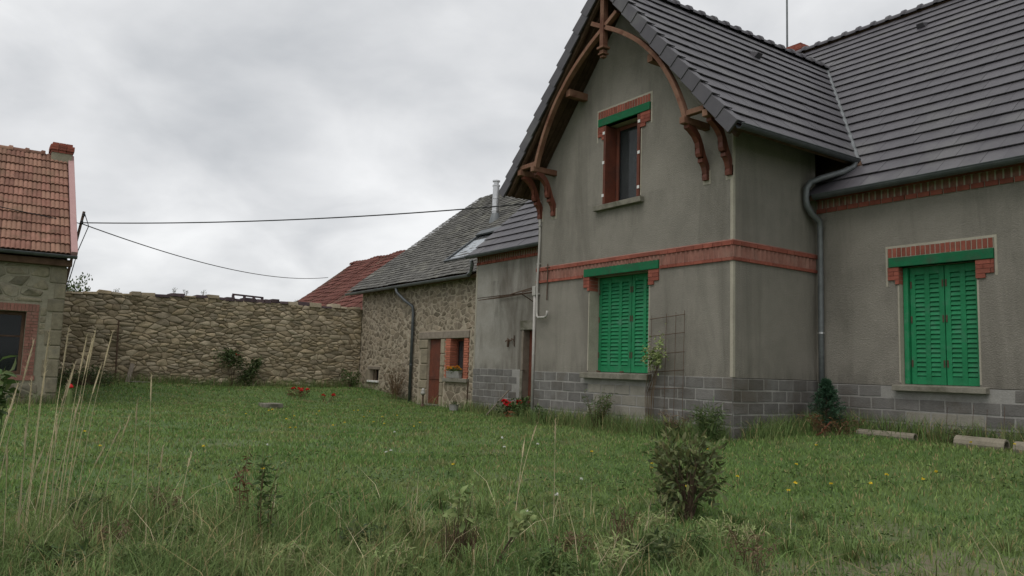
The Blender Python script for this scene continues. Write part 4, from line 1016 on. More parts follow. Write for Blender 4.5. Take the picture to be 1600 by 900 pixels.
for k in range(4):
    z = 7.28+k*.075; g = (.02, .05, .05, .0)[k]
    for j in range(3):
        t.box(LR[0]+.18, LR[0]+.30+g, LYE-.4-g+j*(.52+2*g)/3+.004, LYE-.4-g+(j+1)*(.52+2*g)/3-.004, z, z+.069)
        t.box(LR[0]-.35-g, LR[0]-.23, LYE-.4-g+j*(.52+2*g)/3+.004, LYE-.4-g+(j+1)*(.52+2*g)/3-.004, z, z+.069)
    t.box(LR[0]-.22, LR[0]+.17, LYE-.4-g, LYE-.3, z, z+.069); t.box(LR[0]-.22, LR[0]+.17, LYE+.02, LYE+.12+g, z, z+.069)
t.build('chimney_bricks', Mt['brick'], lc, kind='stuff')

# ================================================================== RED BARN BEYOND THE WALL
bn = thing('barn', 'barn with red tiled roof rising behind the garden wall and stone cottage', 'barn', (-38, 16, 0))
BX0, BX1, BRY, BRZ, BS = -45.0, -30.75, 19.06, 7.56, .79; BEY = 12.9; BEZ = BRZ-BS*(BRY-BEY); bnn = math.hypot(1, BS)
b = MB(); b.quad((BX0+.3, BEY+.3, -.2), (BX1, BEY+.3, -.2), (BX1, BEY+.3, BEZ+.1), (BX0+.3, BEY+.3, BEZ+.1)); b.quad((BX0+.3, BEY+.3, -.2), (BX0+.3, 25, -.2), (BX0+.3, 25, BEZ+.1), (BX0+.3, BRY, BRZ-.15), (BX0+.3, BEY+.3, BEZ+.1))
b.quad((BX1, BEY+.3, -.2), (BX1, 25, -.2), (BX1, 25, BEZ+.1), (BX1, BRY, BRZ-.15), (BX1, BEY+.3, BEZ+.1)); b.build('wall', Mt['lmortar'], bn)
b = MB(); b.prism([(BX0, BEY, BEZ), (BX1, BEY, BEZ), (BX1, BRY, BRZ), (BX0, BRY, BRZ)], Vector((0, BS, -1))/bnn*.1)
b.prism([(BX0, BRY, BRZ), (BX1, BRY, BRZ), (BX1, 25.2, BEZ), (BX0, 25.2, BEZ)], Vector((0, -BS, -1))/bnn*.1)
broof = b.build('roof', Mt['darkwood'], bn)
ua, va, nb_ = Vector((1, 0, 0)), Vector((0, 1, BS))/bnn, Vector((0, -BS, 1))/bnn
e_ = .40; tw = .33; cm = clay_tile_mesh(tw, e_, 'tmp', 1, .035); V0 = [tuple(v.co) for v in cm.vertices]; F0 = [tuple(p.vertices) for p in cm.polygons]; bpy.data.meshes.remove(cm)
t = MB(); R = random.Random(2); bl = (BRY-BEY)*bnn
for r in range(int(bl/e_)+1):
    for c in range(int((BX1-BX0)/tw)):
        x = BX0+c*tw; sag = .05*math.sin(x*1.1+r*.25)+.03*math.sin(x*2.7)+R.uniform(-.006, .01)
        o0 = Vector((x, BEY, BEZ))+va*min(r*e_, bl-e_)+nb_*sag
        t.add([o0+ua*v[0]+va*v[1]+nb_*v[2] for v in V0], F0)
t.build('roof_tiles', Mt['redtile'], broof, kind='stuff')
for k in range(34): ridge_tile((BX0+k*.42, BRY, BRZ+.03+.04*math.sin(k*.9)), (BX0+(k+1)*.42, BRY, BRZ+.03+.04*math.sin(k*.9+.9)), .11, Mt['redtile'], broof)

# ================================================================== MAST AND OVERHEAD LINES
mast = thing('power_mast', 'thin leaning steel mast on the end of the farm building carrying power lines', 'mast', (-24, 2.0, 3.0))
MB().tube([(-24, 1.98, 3.1), (-24, 2.10, 4.0), (-24, 2.29, 5.3)], .035, 8).build('pole', Mt['iron'], mast)
for z, y in ((4.99, 2.25), (5.2, 2.28)): MB().lathe((-23.93, y, z-.05), [(.02, 0), (.04, .02), (.025, .05), (.04, .07), (.02, .1)], 10).build('insulator', Mt['cable'], mast)
MB().box(-24.1, -23.9, 1.9, 2.0, 3.1, 3.2).build('bracket', Mt['iron'], mast)
MB().tube([(-23.95, 2.3, 5.25), (-23.9, 2.42, 4.9), (-23.92, 2.22, 4.2), (-23.95, 2.12, 3.6), (-23.95, 2.0, 3.0)], .012, 6).build('drop_cable', Mt['cable'], mast)
def line(p, q, sag, r, label, n=40):
    p, q = Vector(p), Vector(q); a, b_ = [], []
    P = [p.lerp(q, k/n)-Vector((0, 0, sag*4*(k/n)*(1-k/n))) for k in range(n+1)]
    return tag(MB().tube(P, r, 6).build('power_line', Mt['cable'], smooth=True), label, 'power line', 'overhead power lines')
line((-23.95, 2.27, 4.98), (-14.30, 10.64, 5.26), .16, .015, 'black overhead cable from the leaning mast to the gabled house')
line((-23.95, 2.26, 4.95), (-45.0, 17.6, 6.6), 
 .55, .016, 'black overhead cable dropping from the mast towards the red barn roof')
line((-23.95, 2.24, 4.95), (-21.8, -6, 5.6), .05, .013, 'black cable running across the orange clay tiled roof to the mast')

# ================================================================== PLANTS
def leaf_arrays(P, D, Nn, Ls, Ws, fold=.25):
    D = D/np.linalg.norm(D, axis=1, keepdims=True); Sd = np.cross(D, Nn); Sd /= np.linalg.norm(Sd, axis=1, keepdims=True)+1e-9; Nn = np.cross(Sd, D)
    Ls = Ls[:, None]; Ws = Ws[:, None]
    b_ = P; m1 = P+D*Ls*.3+Sd*Ws*.42+Nn*Ws*fold; m2 = P+D*Ls*.3-Sd*Ws*.42+Nn*Ws*fold
    k1 = P+D*Ls*.65+Sd*Ws*.36-Nn*Ls*.06+Nn*Ws*fold*.6; k2 = P+D*Ls*.65-Sd*Ws*.36-Nn*Ls*.06+Nn*Ws*fold*.6; tip = P+D*Ls-Nn*Ls*.2
    V = np.stack([b_, m1, k1, tip, k2, m2], 1).reshape(-1, 3); n = len(P); i = np.arange(n)[:, None]*6
    T = np.concatenate([i+np.array([[0, 1, 5]]), i+np.array([[1, 2, 5]]), i+np.array([[2, 4, 5]]), i+np.array([[2, 3, 4]])], 0)
    return V, T
def leaves(name, P, D, Ls, Ws, m, parent, R, up=.5, kind=None):
    P = np.asarray(P); D = np.asarray(D); n = len(P)
    Nn = R.normal(size=(n, 3))*.6+np.array([0, 0, up]); V, T = leaf_arrays(P, D, Nn, np.asarray(Ls), np.asarray(Ws))
    return link(name, fastmesh(name, V, T), m, parent, kind=kind)
def plant(name, label, cat, x, y, h, spread, nst, nleaf, ll_, lw_, m='leaf', stem='twig', sr=.006, lean=(0, 0), flowers=None, seed=1, base_r=.05, low=.15, group=None, droop=.0, tuft=0, z0=None):
    R = np.random.default_rng(seed); g = gz(x, y) if z0 is None else z0
    t = thing(name, label, cat, (x, y, g), group); P = []; D = []; st = MB(); tips = []
    for s in range(nst):
        a = R.uniform(0, 6.283); q = math.sqrt(R.uniform(0, 1))*spread
        b0 = Vector((x+math.cos(a)*base_r*R.random(), y+math.sin(a)*base_r*R.random(), g-.03)); hh = h*R.uniform(.6, 1.0)
        tp = Vector((x+math.cos(a)*q+lean[0], y+math.sin(a)*q+lean[1], g+hh)); md = b0.lerp(tp, .5)+Vector((R.normal()*.03, R.normal()*.03, hh*.08))
        pts = [b0.lerp(md, k/3) for k in range(3)]+[md.lerp(tp, k/3) for k in range(4)]
        st.tube(pts, sr, 5, [1, .95, .85, .75, .6, .45, .25]); tips.append(tp)
        for k in range(nleaf):
            f = low+(1-low)*R.random()**.8; p = (b0.lerp(md, f*2) if f < .5 else md.lerp(tp, f*2-1))
            d = Vector((R.normal(), R.normal(), R.normal()*.5+.25-droop)).normalized(); p = p+d*ll_*.25*R.random(); P.append(p); D.append(d)
    st.build('stems', Mt[stem], t)
    n = len(P)
    if n: leaves('foliage', P, D, ll_*R.uniform(.6, 1.25, n), lw_*R.uniform(.7, 1.2, n), Mt[m], t, R)
    if flowers:
        fm, fn, fr = flowers
        for k in range(fn):
            tp = tips[k % nst]+Vector((R.normal()*.04, R.normal()*.04, .02)); blossom(tp, fr*R.uniform(.7, 1.15), fm, t, R)
    return t
def blossom(p, r, m, parent, R, n=22, name='flower'):
    d = R.normal(size=(n, 3)); d[:, 2] = np.abs(d[:, 2])*.7+.1; d /= np.linalg.norm(d, axis=1, keepdims=True)
    P = np.array(p)[None]+d*r*.25
    return leaves(name, P, d, np.full(n, r*.85), np.full(n, r*.75), Mt[m], parent, R, .3)

# leafy shrub in the lawn
for k, (y, h_) in enumerate(((2.6, .22), (4.0, .16), (5.9, .28), (6.3, .2), (6.9, .24), (10.4, .16))):
    plant('wall_weed', 'small weed tuft rooted on top of the rubble garden wall', 'weed', WX-.2, y, h_, .1, 7, 8, .05, .018, 'leafdark', 'deadbrown', .004, seed=300+k, z0=wtop(y)+.03, group='weeds on top of the garden wall')
def shrub(name, label, cat, x, y, h, rx, n, ll_, lw_, m, seed, stems=14, z0=.25, group=None, base=None, stem='twig', shape=1.0):
    R = np.random.default_rng(seed); g = gz(x, y) if base is None else base
    t = thing(name, label, cat, (x, y, g), group); st = MB(); P = []; D = []; ctr = []
    for s in range(stems):
        a = R.uniform(0, 6.283); q = math.sqrt(R.uniform(.02, 1)); zz2 = R.uniform(z0+.1, 1)
        w = rx*q*(1-.35*abs(zz2-.62)/.5*shape)
        tp = Vector((x+math.cos(a)*w, y+math.sin(a)*w, g+h*zz2)); b0 = Vector((x+R.normal()*.03, y+R.normal()*.03, g-.03))
        md = b0.lerp(tp, .45)+Vector((0, 0, h*.1)); st.tube([b0, b0.lerp(md, .5), md, md.lerp(tp, .5), tp], .011, 5, [1.2, 1, .7, .5, .25]); ctr.append((tp, md))
    for k in range(n):
        tp, md = ctr[R.integers(len(ctr))]; f = R.random()**.6
        p = md.lerp(tp, f)+Vector(R.normal(size=3)*rx*.13); d = (p-Vector((x, y, g+h*.4))).normalized()*.7+Vector(R.normal(size=3)*.5)+Vector((0, 0, .15))
        if p.z < g+h*z0*.6: continue
        P.append(p); D.append(d)
    st.build('stems', Mt[stem], t); n = len(P)
    leaves('foliage', P, D, ll_*R.uniform(.6, 1.2, n), lw_*R.uniform(.7, 1.2, n), Mt[m], t, R); return t
shrub('shrub', 'dark leafy shrub standing alone in the lawn before the gabled house', 'shrub', -5.20, 5.70, .84, .42, 1150, .095, .034, 'leafbush', 3, 34, .14)
# small conifer by the rain pipe
def conifer(x, y, h, r, label, seed):
    R = np.random.default_rng(seed); g = gz(x, y); t = thing('conifer', label, 'conifer', (x, y, g)); tr = MB().tube([(x, y, g-.05), (x+.01, y, g+h*.5), (x, y, g+h)], .022, 6, [1, .7, .15]); P = []; D = []
    for k in range(190):
        f = R.random()**.8; a = R.uniform(0, 6.283); L_ = r*(1.05-f)*R.uniform(.65, 1.15)*(.55+.45*min(1, f*5)); d = Vector((math.cos(a), math.sin(a), .35+.3*f)).normalized(); p0 = Vector((x, y, g+.1+h*.88*f))
        tr.tube([p0, p0+d*L_], .004, 4, [1, .3])
        for j in range(30):
            p = p0+d*L_*R.uniform(.15, 1); P.append(p); D.append(d*.7+Vector(R.normal(size=3)*.55))
    tr.build('trunk', Mt['twig'], t); n = len(P); leaves('foliage', P, D, R.uniform(.04, .075, n), R.uniform(.010, .018, n), Mt['conif'], t, R)
conifer(-8.10, 12.42, .90, .46, 'small dark green conifer growing at the foot of the zinc rain pipe', 4)
# weeds and climbers along the house
plant('weed', 'tall feathery weed growing under the shuttered gable window', 'weed', -11.75, 10.3, .75, .42, 26, 26, .085, .016, 'leaf', 'deadbrown', .005, seed=11)
plant('weed', 'green grassy weed clump at the corner of the gabled house', 'weed', -8.75, 10.1, .62, .34, 40, 16, .15, .016, 'leaf', 'leaf', .004, seed=12)
plant('weed', 'broad leaved weed beside the old wing door', 'weed', -16.5, 11.9, .62, .45, 18, 16, .13, .055, 'leaf', 'leaf', .006, seed=13)
plant('weed', 'small weed at the plinth below the conduit pipes', 'weed', -13.6, 10.35, .42, .2, 9, 12, .09, .03, 'leaf', 'leaf', .005, seed=14)
plant('weed', 'dry brown weed clump along the plinth between trellis and corner', 'weed', -9.6, 10.35, .5, .4, 30, 10, .09, .013, 'deadbrown', 'deadbrown', .004, seed=15)
plant('weed', 'reddish low weeds around the foot of the little conifer', 'weed', -7.7, 12.0, .36, .6, 34, 9, .07, .02, 'leafred', 'deadbrown', .004, seed=16, base_r=.4)
plant('weed', 'dark low weeds between the clay pipes by the wing wall', 'weed', -6.0, 12.55, .32, .35, 26, 10, .06, .016, 'leafdark', 'deadbrown', .004, seed=17, base_r=.3)
tr = thing('trellis', 'thin wire mesh trellis leaning on the gable wall beside the shutters', 'trellis', (-10.2, YF-.06, .2))
for k, x in enumerate((-10.62, -10.24, -10.0, -9.79)): MB().tube([(x, YF-.09, .2), (x+.01, YF-.055, 2.47 + .02*k)], .005, 5).build('upright_wire', Mt['iron'], tr)
for z in (2.43, 2.1, 1.75, 1.42, 1.1): MB().tube([(-10.65, YF-.06-(2.4-z)*.015-.006, z-.03), (-9.76, YF-.06-(2.4-z)*.015-.006, z+.03)], .007, 5).build('cross_wire', Mt['iron'], tr)
R = np.random.default_rng(5); cl_t = thing('climbing_rose', 'sparse yellowing climber clinging to the wire trellis', 'climber', (-10.5, YF-.1, .2)); P = []; D = []; st = MB()
for k in range(9):
    x0 = -10.58+R.normal()*.05; pts = [Vector((x0, YF-.12, .2)), Vector((x0+R.normal()*.04, YF-.12, 1.0)), Vector((x0+.1+R.random()*.2, YF-.13, 1.6)), Vector((x0+R.uniform(0, .55), YF-.15-R.random()*.12, R.uniform(1.65, 2.25)))]
    st.tube(pts, .006, 5, [1, .9, .7, .3])
    for j in range(34):
        f = R.random(); p = pts[2].lerp(pts[3], f)+Vector((R.normal()*.09, -abs(R.normal())*.06, R.normal()*.09)); P.append(p); D.append(Vector((R.normal(), -.6+R.normal()*.4, R.normal()*.5)))
st.build('stems', Mt['deadbrown'], cl_t); n = len(P); leaves('foliage', P, D, R.uniform(.05, .09, n), R.uniform(.03, .05, n), Mt['leafpale'], cl_t, R)
# potted red geranium by the old wing door
gx0, gy0 = -17.25, 12.2; g = gz(gx0, gy0)
pot = thing('flower_bowl', 'terracotta bowl of red geraniums before the block plinth', 'flower pot', (gx0, gy0, g))
MB().lathe((gx0, gy0, g), [(.16, 0), (.24, .05), (.30, .16), (.32, .20), (.30, .20)], 18).build('bowl', Mt['terracotta'], pot, smooth=False)
R = np.random.default_rng(8); P = np.array([(gx0, gy0, g+.22)])+R.normal(size=(420, 3))*np.array([.2, .2, .09]); leaves('foliage', P, R.normal(size=(420, 3))+np.array([0, 0, .4]), np.full(420, .08), np.full(420, .07), Mt['leafdark'], pot, R)
for dx, dy, dz in ((-.36, -.1, .42), (-.16, -.15, .37), (.0, -.18, .34), (.27, -.05, .44), (.1, .1, .36), (-.28, .1, .36)): blossom((gx0+dx, gy0+dy, g+dz), .10, 'red', pot, R, 30)
# window box with orange flowers
wb = thing('window_box', 'white window box of orange flowers on the cottage window sill', 'window box', (-21.95, SY-.05, 1.03))
MB().prism([(-22.36, SY-.14, 1.25), (-22.36, SY+.02, 1.25), (-22.36, SY+.0, 1.03), (-22.36, SY-.11, 1.03)], (.80, 0, 0)).build('box', Mt['joint'], wb, bevel=.008)
P = np.array([(-21.96, SY-.07, 1.28)])+R.normal(size=(260, 3))*np.array([.22, .05, .04]); leaves('foliage', P, R.normal(size=(260, 3))+np.array([0, -.4, .4]), np.full(260, .06), np.full(260, .03), Mt['leaf'], wb, R)
for k in range(20): blossom((-22.36+k*.042, SY-.09+R.normal()*.04, 1.34+R.normal()*.03), .045, 'orange', wb, R, 14)
# dead shrub beside the cottage rain pipe
shrub('dead_shrub', 'brown bare shrub at the foot of the cottage rain pipe', 'shrub', -25.5, 12.75, 1.25, .55, 900, .07, .016, 'deadbrown', 21, 60, .0, stem='deadbrown')
# climbing rose on the garden wall
R = np.random.default_rng(15)
def wall_climber(name, label, y, blobs, m, nl, seed, flowers=0):
    R = np.random.default_rng(seed); g = gz(-29.3, y); t = thing(name, label, 'climber', (-29.3, y, g)); st = MB(); P = []; D = []
    for (yy, z, ry, rz) in blobs:
        st.tube([(-29.3, y, g-.05), (-29.36, (y+yy)/2, (g+z)/2), (-29.38, yy, z)], .014, 5, [1, .7, .3])
        for k in range(nl): P.append((-29.33+abs(R.normal())*.13, yy+R.normal()*ry*.55, z+R.normal()*rz*.55)); D.append((abs(R.normal())+.2, R.normal(), R.normal()*.6))
    st.build('stems', Mt['twig'], t); n = len(P); leaves('foliage', P, D, R.uniform(.06, .11, n), R.uniform(.04, .07, n), Mt[m], t, R)
    for k in range(flowers): yy, z, ry, rz = blobs[k % len(blobs)]; blossom((-29.15, yy+R.normal()*ry*.6, z+R.uniform(0, 1)*rz), .07, 'red', t, R)
    return t
wall_climber('climbing_rose', 'dark green climbing rose with red blooms on the rubble garden wall', 8.05, [(7.75, 1.45, .35, .3), (8.1, 1.35, .3, .25), (7.9, 1.62, .2, .15), (8.45, .75, .25, .25), (8.7, 1.05, .22, .25), (8.85, 1.3, .15, .15)], 'leafdark', 260, 15, 2)
shrub('shrub', 'small green shrub in the corner where garden wall meets cottage', 'shrub', -28.9, 12.5, .75, .45, 420, .10, .04, 'leaf', 31, 16, .1)
shrub('shrub', 'green bush peeping over the garden wall beside the farm building', 'shrub', -31.0, 2.9, 4.15, .75, 2600, .14, .06, 'leaf', 32, 40, .6, base=0)
shrub('shrub', 'dark bed of low leaves at the foot of the garden wall near the farm building', 'shrub', -27.6, 3.1, .5, 1.0, 900, .09, .04, 'leafdark', 33, 40, .0, shape=.3)
plant('flower_clump', 'clump of red flowers growing in the lawn before the garden wall', 'flowers', -26.0, 9.3, .30, .5, 16, 9, .09, .035, 'leafred', 'leafred', .006, flowers=('red', 7, .075), seed=41, base_r=.3)
plant('flower_clump', 'few red flowers with reddish leaves beside the lawn slab', 'flowers', -25.0, 10.0, .3, .3, 6, 8, .07, .03, 'leafred', 'leafred', .005, flowers=('red', 3, .07), seed=42, base_r=.2)
# foreground plants
plant('sapling', 'pale leaved young sapling rising from dry stalks in the rough grass', 'sapling', -4.82, 2.95, .60, .17, 6, 9, .08, .042, 'leafpale', 'twig', .004, seed=51, base_r=.08, low=.62)
plant('dry_tuft', 'brown dead grass tuft around the foot of the young sapling', 'grass tuft', -4.80, 2.97, .34, .14, 90, 1, .06, .006, 'deadbrown', 'deadbrown', .0025, seed=60, base_r=.15)
plant('sapling', 'pale green leafy shoot leaning beside the young sapling', 'sapling', -4.62, 3.12, .44, .07, 4, 11, .075, .042, 'leafpale', 'twig', .004, seed=52, lean=(.14, .22), low=.62)
plant('dock_plant', 'reddish brown seeding weed with dry leaves in the rough grass', 'weed', -6.3, 1.85, .66, .10, 4, 24, .05, .018, 'leafred', 'deadbrown', .005, seed=53, low=.2)
plant('dock_plant', 'taller green leaved weed beside the reddish seeding weed', 'weed', -5.75, 1.87, .74, .10, 5, 30, .07, .022, 'leaf', 'deadbrown', .005, seed=54, low=.25)
plant('dead_stalk', 'tuft of dark dead stalks below the lone shrub', 'weed', -4.55, 4.3, .34, .12, 22, 3, .05, .01, 'deadbrown', 'deadbrown', .005, seed=55, base_r=.08)
plant('weed', 'leafy green twig rising at the edge of the rough grass near the farm window', 'weed', -6.15, .16, 1.42, .10, 4, 16, .10, .055, 'leaf', 'leaf', .006, seed=56, low=.72)
plant('weed', 'low pale stemmed weed mat below the lone shrub', 'weed', -4.35, 5.3, .22, .3, 26, 10, .07, .016, 'leafpale', 'dry', .004, seed=57, base_r=.25)
plant('weed', 'low variegated leaf sprig among rough grass before the sapling', 'weed', -4.95, 2.25, .2, .1, 5, 9, .07, .03, 'leafpale', 'leaf', .004, seed=58)
# tall dry grass stalks
def stalk(x, y, h, lx, ly, seed):
    R = random.Random(seed); g = gz(x, y); P = []
    for k in range(9):
        f = k/8; P.append(Vector((x+lx*f**1.6, y+ly*f**1.6, g-.03+h*f)))
    t = thing('grass_stalk', 'tall dry straw coloured grass stalk standing in the rough grass', 'grass stalk', (x, y, g), 'tall dry grass stalks')
    MB().tube(P[:8], .0032, 5, [1, .95, .9, .85, .8, .7, .6, .5]).build('stem', Mt['dry'], t)
    a, b_ = P[6].lerp(P[7], .4), P[8]; hd = MB(); hd.tube([a.lerp(b_, q) for q in (0, .2, .4, .6, .8, 1)], .006, 5, [.4, .9, 1, .9, .6, .15])
    for q in range(14):
        c = a.lerp(b_, q/14); d = Vector((R.uniform(-1, 1), R.uniform(-1, 1), 1.4)).normalized(); hd.tube([c, c+d*.035], .002, 3, [1, .2])
    hd.build('seed_head', Mt['dry'], t)
sp_ = [(79, 507, 5.6), (55, 522, 5.2), (109, 504, 6.0), (151, 505, 6.4), (137, 516, 6.2), (177, 511, 6.8), (160, 561, 6.6), (119, 558, 6.0), (113, 574, 5.6), (73, 558, 5.9), (30, 589, 5.0), (51, 582, 5.4), (237, 578, 6.9), (6, 612, 5.2), (146, 520, 6.3), (23, 613, 5.6), (205, 640, 6.6), (840, 655, 7.2), (868, 650, 7.0), (820, 680, 6.8), (90, 640, 5.6), (128, 610, 6.1), (42, 650, 5.0), (215, 620, 6.5), (190, 660, 6.2), (165, 690, 5.8), (255, 690, 6.0), (70, 690, 5.2), (300, 700, 6.2), (12, 690, 4.8)]
R = random.Random(77)
for k, (x, y, dpt) in enumerate(sp_):
    q = Vector((0, 0, CAMH))+(fw+cr*((x-800)/FPX)-cu*((y-450)/FPX))*dpt
    lx, ly = R.uniform(-.12, .16), R.uniform(-.05, .20)
    stalk(q.x-lx, q.y-ly, q.z-gz(q.x-lx, q.y-ly), lx, ly, k)
# dandelions and daisies
def tiny(x, y, m, label, cat, grp, r):
    R = np.random.default_rng(int(abs(x*1000)+abs(y*77))); g = gz(x, y); h = R.uniform(.10, .2)
    t = thing(cat.replace(' ', '_'), label, cat, (x, y, g), grp); MB().tube([(x, y, g-.02), (x, y, g+h)], .003, 4).build('stem', Mt['leaf'], t)
    blossom((x, y, g+h), r, m, t, R, 12)
R = random.Random(31)
for k in range(46):
    a = R.random()
    if a < .45: x, y = R.uniform(-20, -13), R.uniform(4.5, 9)
    elif a < .8: x, y = R.uniform(-8, -4.0), R.uniform(7, 11.5)
    else: x, y = R.uniform(-15, -6), R.uniform(1.5, 8)
    tiny(x, y, 'yellow', 'small yellow wild flower dotted in the lawn', 'dandelion', 'yellow flowers in the lawn', .024)
for k in range(12): tiny(R.uniform(-13, -4.5), R.uniform(2.2, 9), 'whitep', 'small white wild flower dotted in the lawn', 'daisy', 'white flowers in the lawn', .024)

# ================================================================== SMALL THINGS
def half_pipe(x0, x1, y, r, label, rot):
    g = gz((x0+x1)/2, y); b = MB(); n = 12; V = []; F = []
    for s in (0, .97, 1):
        for k in range(n): a_ = 6.28318*k/n; rr = r*(1 if s < .98 else .98); V.append((x0+(x1-x0)*s, y+rr*math.cos(a_)+rot*s, g+r*.45+rr*math.sin(a_)))
    for k in range(n): a_ = 6.28318*k/n; V.append((x1-.002, y+r*.72*math.cos(a_)+rot, g+r*.45+r*.72*math.sin(a_)))
    for k in range(n): a_ = 6.28318*k/n; V.append((x0+.1, y+r*.72*math.cos(a_), g+r*.45+r*.72*math.sin(a_)))
    for i in range(4): F += [(i*n+k, i*n+(k+1) % n, (i+1)*n+(k+1) % n, (i+1)*n+k) for k in range(n)]
    F += [tuple(range(n))[::-1], tuple(range(4*n, 5*n))]
    b.add(V, F); return tag(b.build('clay_pipe', Mt['buff'], smooth=False), label, 'pipe', 'clay pipes lying along the wing wall')
half_pipe(-7.55, -6.55, 12.50, .075, 'slender buff clay pipe lying on the grass under the wing window', -.05)
half_pipe(-5.85, -5.12, 12.30, .11, 'thick buff clay pipe lying against the wing wall past the window', -.1)
half_pipe(-5.0, -4.2, 12.2, .11, 'thick buff clay pipe at the very end of the row by the wing wall', 0)
wiref = MB()
for k, x in enumerate((-6.35, -5.95, -5.75, -5.5, -5.2, -4.95)): wiref.tube([(x, 12.95, .2), (x+.02, 13.03, .98+.06*(k % 2))], .004, 5)
wiref.tube([(-6.35, 12.98, .62), (-4.95, 12.98, .66)], .005, 5)
tag(wiref.build('wire_fence', Mt['iron']), 'low rusty wire mesh leaning on the block plinth under the wing window', 'wire mesh')
tag(MB().box(-23.35, -22.75, 7.2, 7.75, gz(-23, 7.5)+.0, gz(-23, 7.5)+.14).build('stone_slab', Mt['sill'], bevel=.02), 'low grey stone slab set in the lawn', 'slab')
tag(MB().tube([(-20.6, 12.75, .05), (-20.35, 12.62, .95)], .022, 6).build('stick', Mt['iron']), 'thin dark stick leaning where the cottage meets the old wing', 'stick')
tag(MB().tube([(-18.5, 12.1, .05), (-18.15, 12.62, .78)], .02, 6).build('stick', Mt['greywood']), 'thin stick leaning beside the red geranium bowl', 'stick')
g = gz(-20.1, 12.0)
pp = thing('small_pot', 'small mottled white pot on the grass near the cottage window', 'pot', (-20.1, 12.0, g))
MB().lathe((-20.1, 12.0, g), [(.10, 0), (.13, .05), (.14, .2), (.15, .22), (.13, .22), (.11, .12)], 14).build('pot', Mt['joint'], pp)
R = np.random.default_rng(3); P = np.array([(-20.1, 12.0, g+.24)])+R.normal(size=(60, 3))*np.array([.07, .07, .04]); leaves('foliage', P, R.normal(size=(60, 3)), np.full(60, .06), np.full(60, .03), Mt['leafdark'], pp, R)
g = gz(-22.2, 12.2)
gn = thing('garden_ornament', 'small white and dark garden ornament on a stem beside the cottage door', 'ornament', (-22.5, 12.25, g))
MB().lathe((-22.5, 12.25, g), [(.09, 0), (.07, .04), (.03, .10), (.03, .36), (.06, .40)], 10).build('stem', Mt['iron'], gn)
MB().lathe((-22.5, 12.25, g+.38), [(.04, 0), (.08, .04), (.085, .09), (.05, .13), (.065, .16), (.03, .22)], 12).build('bowl', Mt['conduit'], gn, smooth=True)
g = gz(-22.3, 2.05)
lan = thing('small_lantern', 'small green lantern with red top at the corner of the farm building', 'lantern', (-22.5, 2.2, g))
MB().lathe((-22.5, 2.2, g), [(.07, 0), (.08, .02), (.06, .3), (.03, .42), (.02, .44)], 8).build('body', Mt['leafpale'], lan)
MB().lathe((-22.5, 2.2, g+.44), [(.06, 0), (.07, .03), (.02, .1)], 8).build('top', Mt['red'], lan)
tag(MB().tube([(-7.95, 11.85, .40), (-7.75, 11.75, .48), (-7.55, 11.7, .67)], .012, 5).build('red_twig', Mt['brick']), 'short reddish twig lying in the weeds by the conifer', 'twig')

# ================================================================== GRASS
rs = np.random.default_rng(99)
def blades(name, X, Y, Hh, Wd, lean, label, m):
    n = len(X); Z = gh(X, Y); az = rs.uniform(0, 6.283, n); la = rs.uniform(0, 6.283, n); ln2 = np.abs(rs.normal(size=n))*lean*Hh
    s = np.stack([np.cos(az), np.sin(az), 0*az], 1)*Wd[:, None]*.5; d = np.stack([np.cos(la)*ln2, np.sin(la)*ln2, 0*la], 1); b0 = np.stack([X, Y, Z-.01], 1)
    up = np.array([0, 0, 1.])[None]*Hh[:, None]; md = b0+up*.55+d*.35; tp = b0+up*(1-.25*np.minimum(1, lean*.5))+d
    V = np.stack([b0-s, b0+s, md+s*.8, md-s*.8, tp], 1).reshape(-1, 3); i = np.arange(n)[:, None]*5
    T = np.concatenate([i+np.array([[0, 1, 2]]), i+np.array([[0, 2, 3]]), i+np.array([[3, 2, 4]])], 0)
    o = link(name, fastmesh(name, V, T), m, kind='stuff'); o['label'] = label; o['category'] = 'grass'; return o
def wedge(n, r0_, r1_, pw, a0=-48, a1=48):
    uu = rs.random(n); r = (r0_**pw+(r1_**pw-r0_**pw)*uu)**(1/pw); a = np.radians(rs.uniform(a0, a1, n))
    dx = -math.sin(YAW), math.cos(YAW)
    X = r*(dx[0]*np.cos(a)+math.cos(YAW)*np.sin(a)); Y = r*(dx[1]*np.cos(a)+math.sin(YAW)*np.sin(a)); return X, Y, r
def outside(X, Y):
    bad = (Y > YF-.03) & (X > XL) & (X < XR+.03); bad |= (Y > YW-.03) & (X >= XR); bad |= (Y > YL-.03) & (X <= XL); bad |= (X < LX+.04) & (Y < LYE+.05); bad |= X < WX+.05
    return ~bad
X, Y, r = wedge(330000, 3.2, 34, .75); k = outside(X, Y) & (rs.random(len(X)) > .85*bare(X, Y)); X, Y, r = X[k], Y[k], r[k]
patch = .5+.5*np.sin(X*1.9+np.sin(Y*1.3)*1.5)*np.sin(Y*2.3+np.sin(X*1.1))
blades('lawn_grass', X, Y, (.03+.035*rs.random(len(X))+.03*patch)*(1+.3*np.clip((9-r)/6, 0, 1)), .005+.0009*r, .55, 'short mown green lawn grass covering the yard', Mt['blade'])
X, Y, r = wedge(90000, 2.6, 9.0, .9); f = .5+.5*np.sin(X*1.3+Y*.9)*np.cos(Y*1.7-X*.6); edge = np.clip((8.2-r)/4, 0, 1)*(.35+.65*f)*np.clip(1.25-(X+6.5)*.16, .35, 1)*(1-.8*bare(X, Y))
k = outside(X, Y) & (rs.random(len(X)) < edge); X, Y, r = X[k], Y[k], r[k]
blades('rough_grass', X, Y, .08+.20*rs.random(len(X))**1.8, .005+.0006*r, .8, 'long rough green grass in the uncut foreground', Mt['roughblade'])
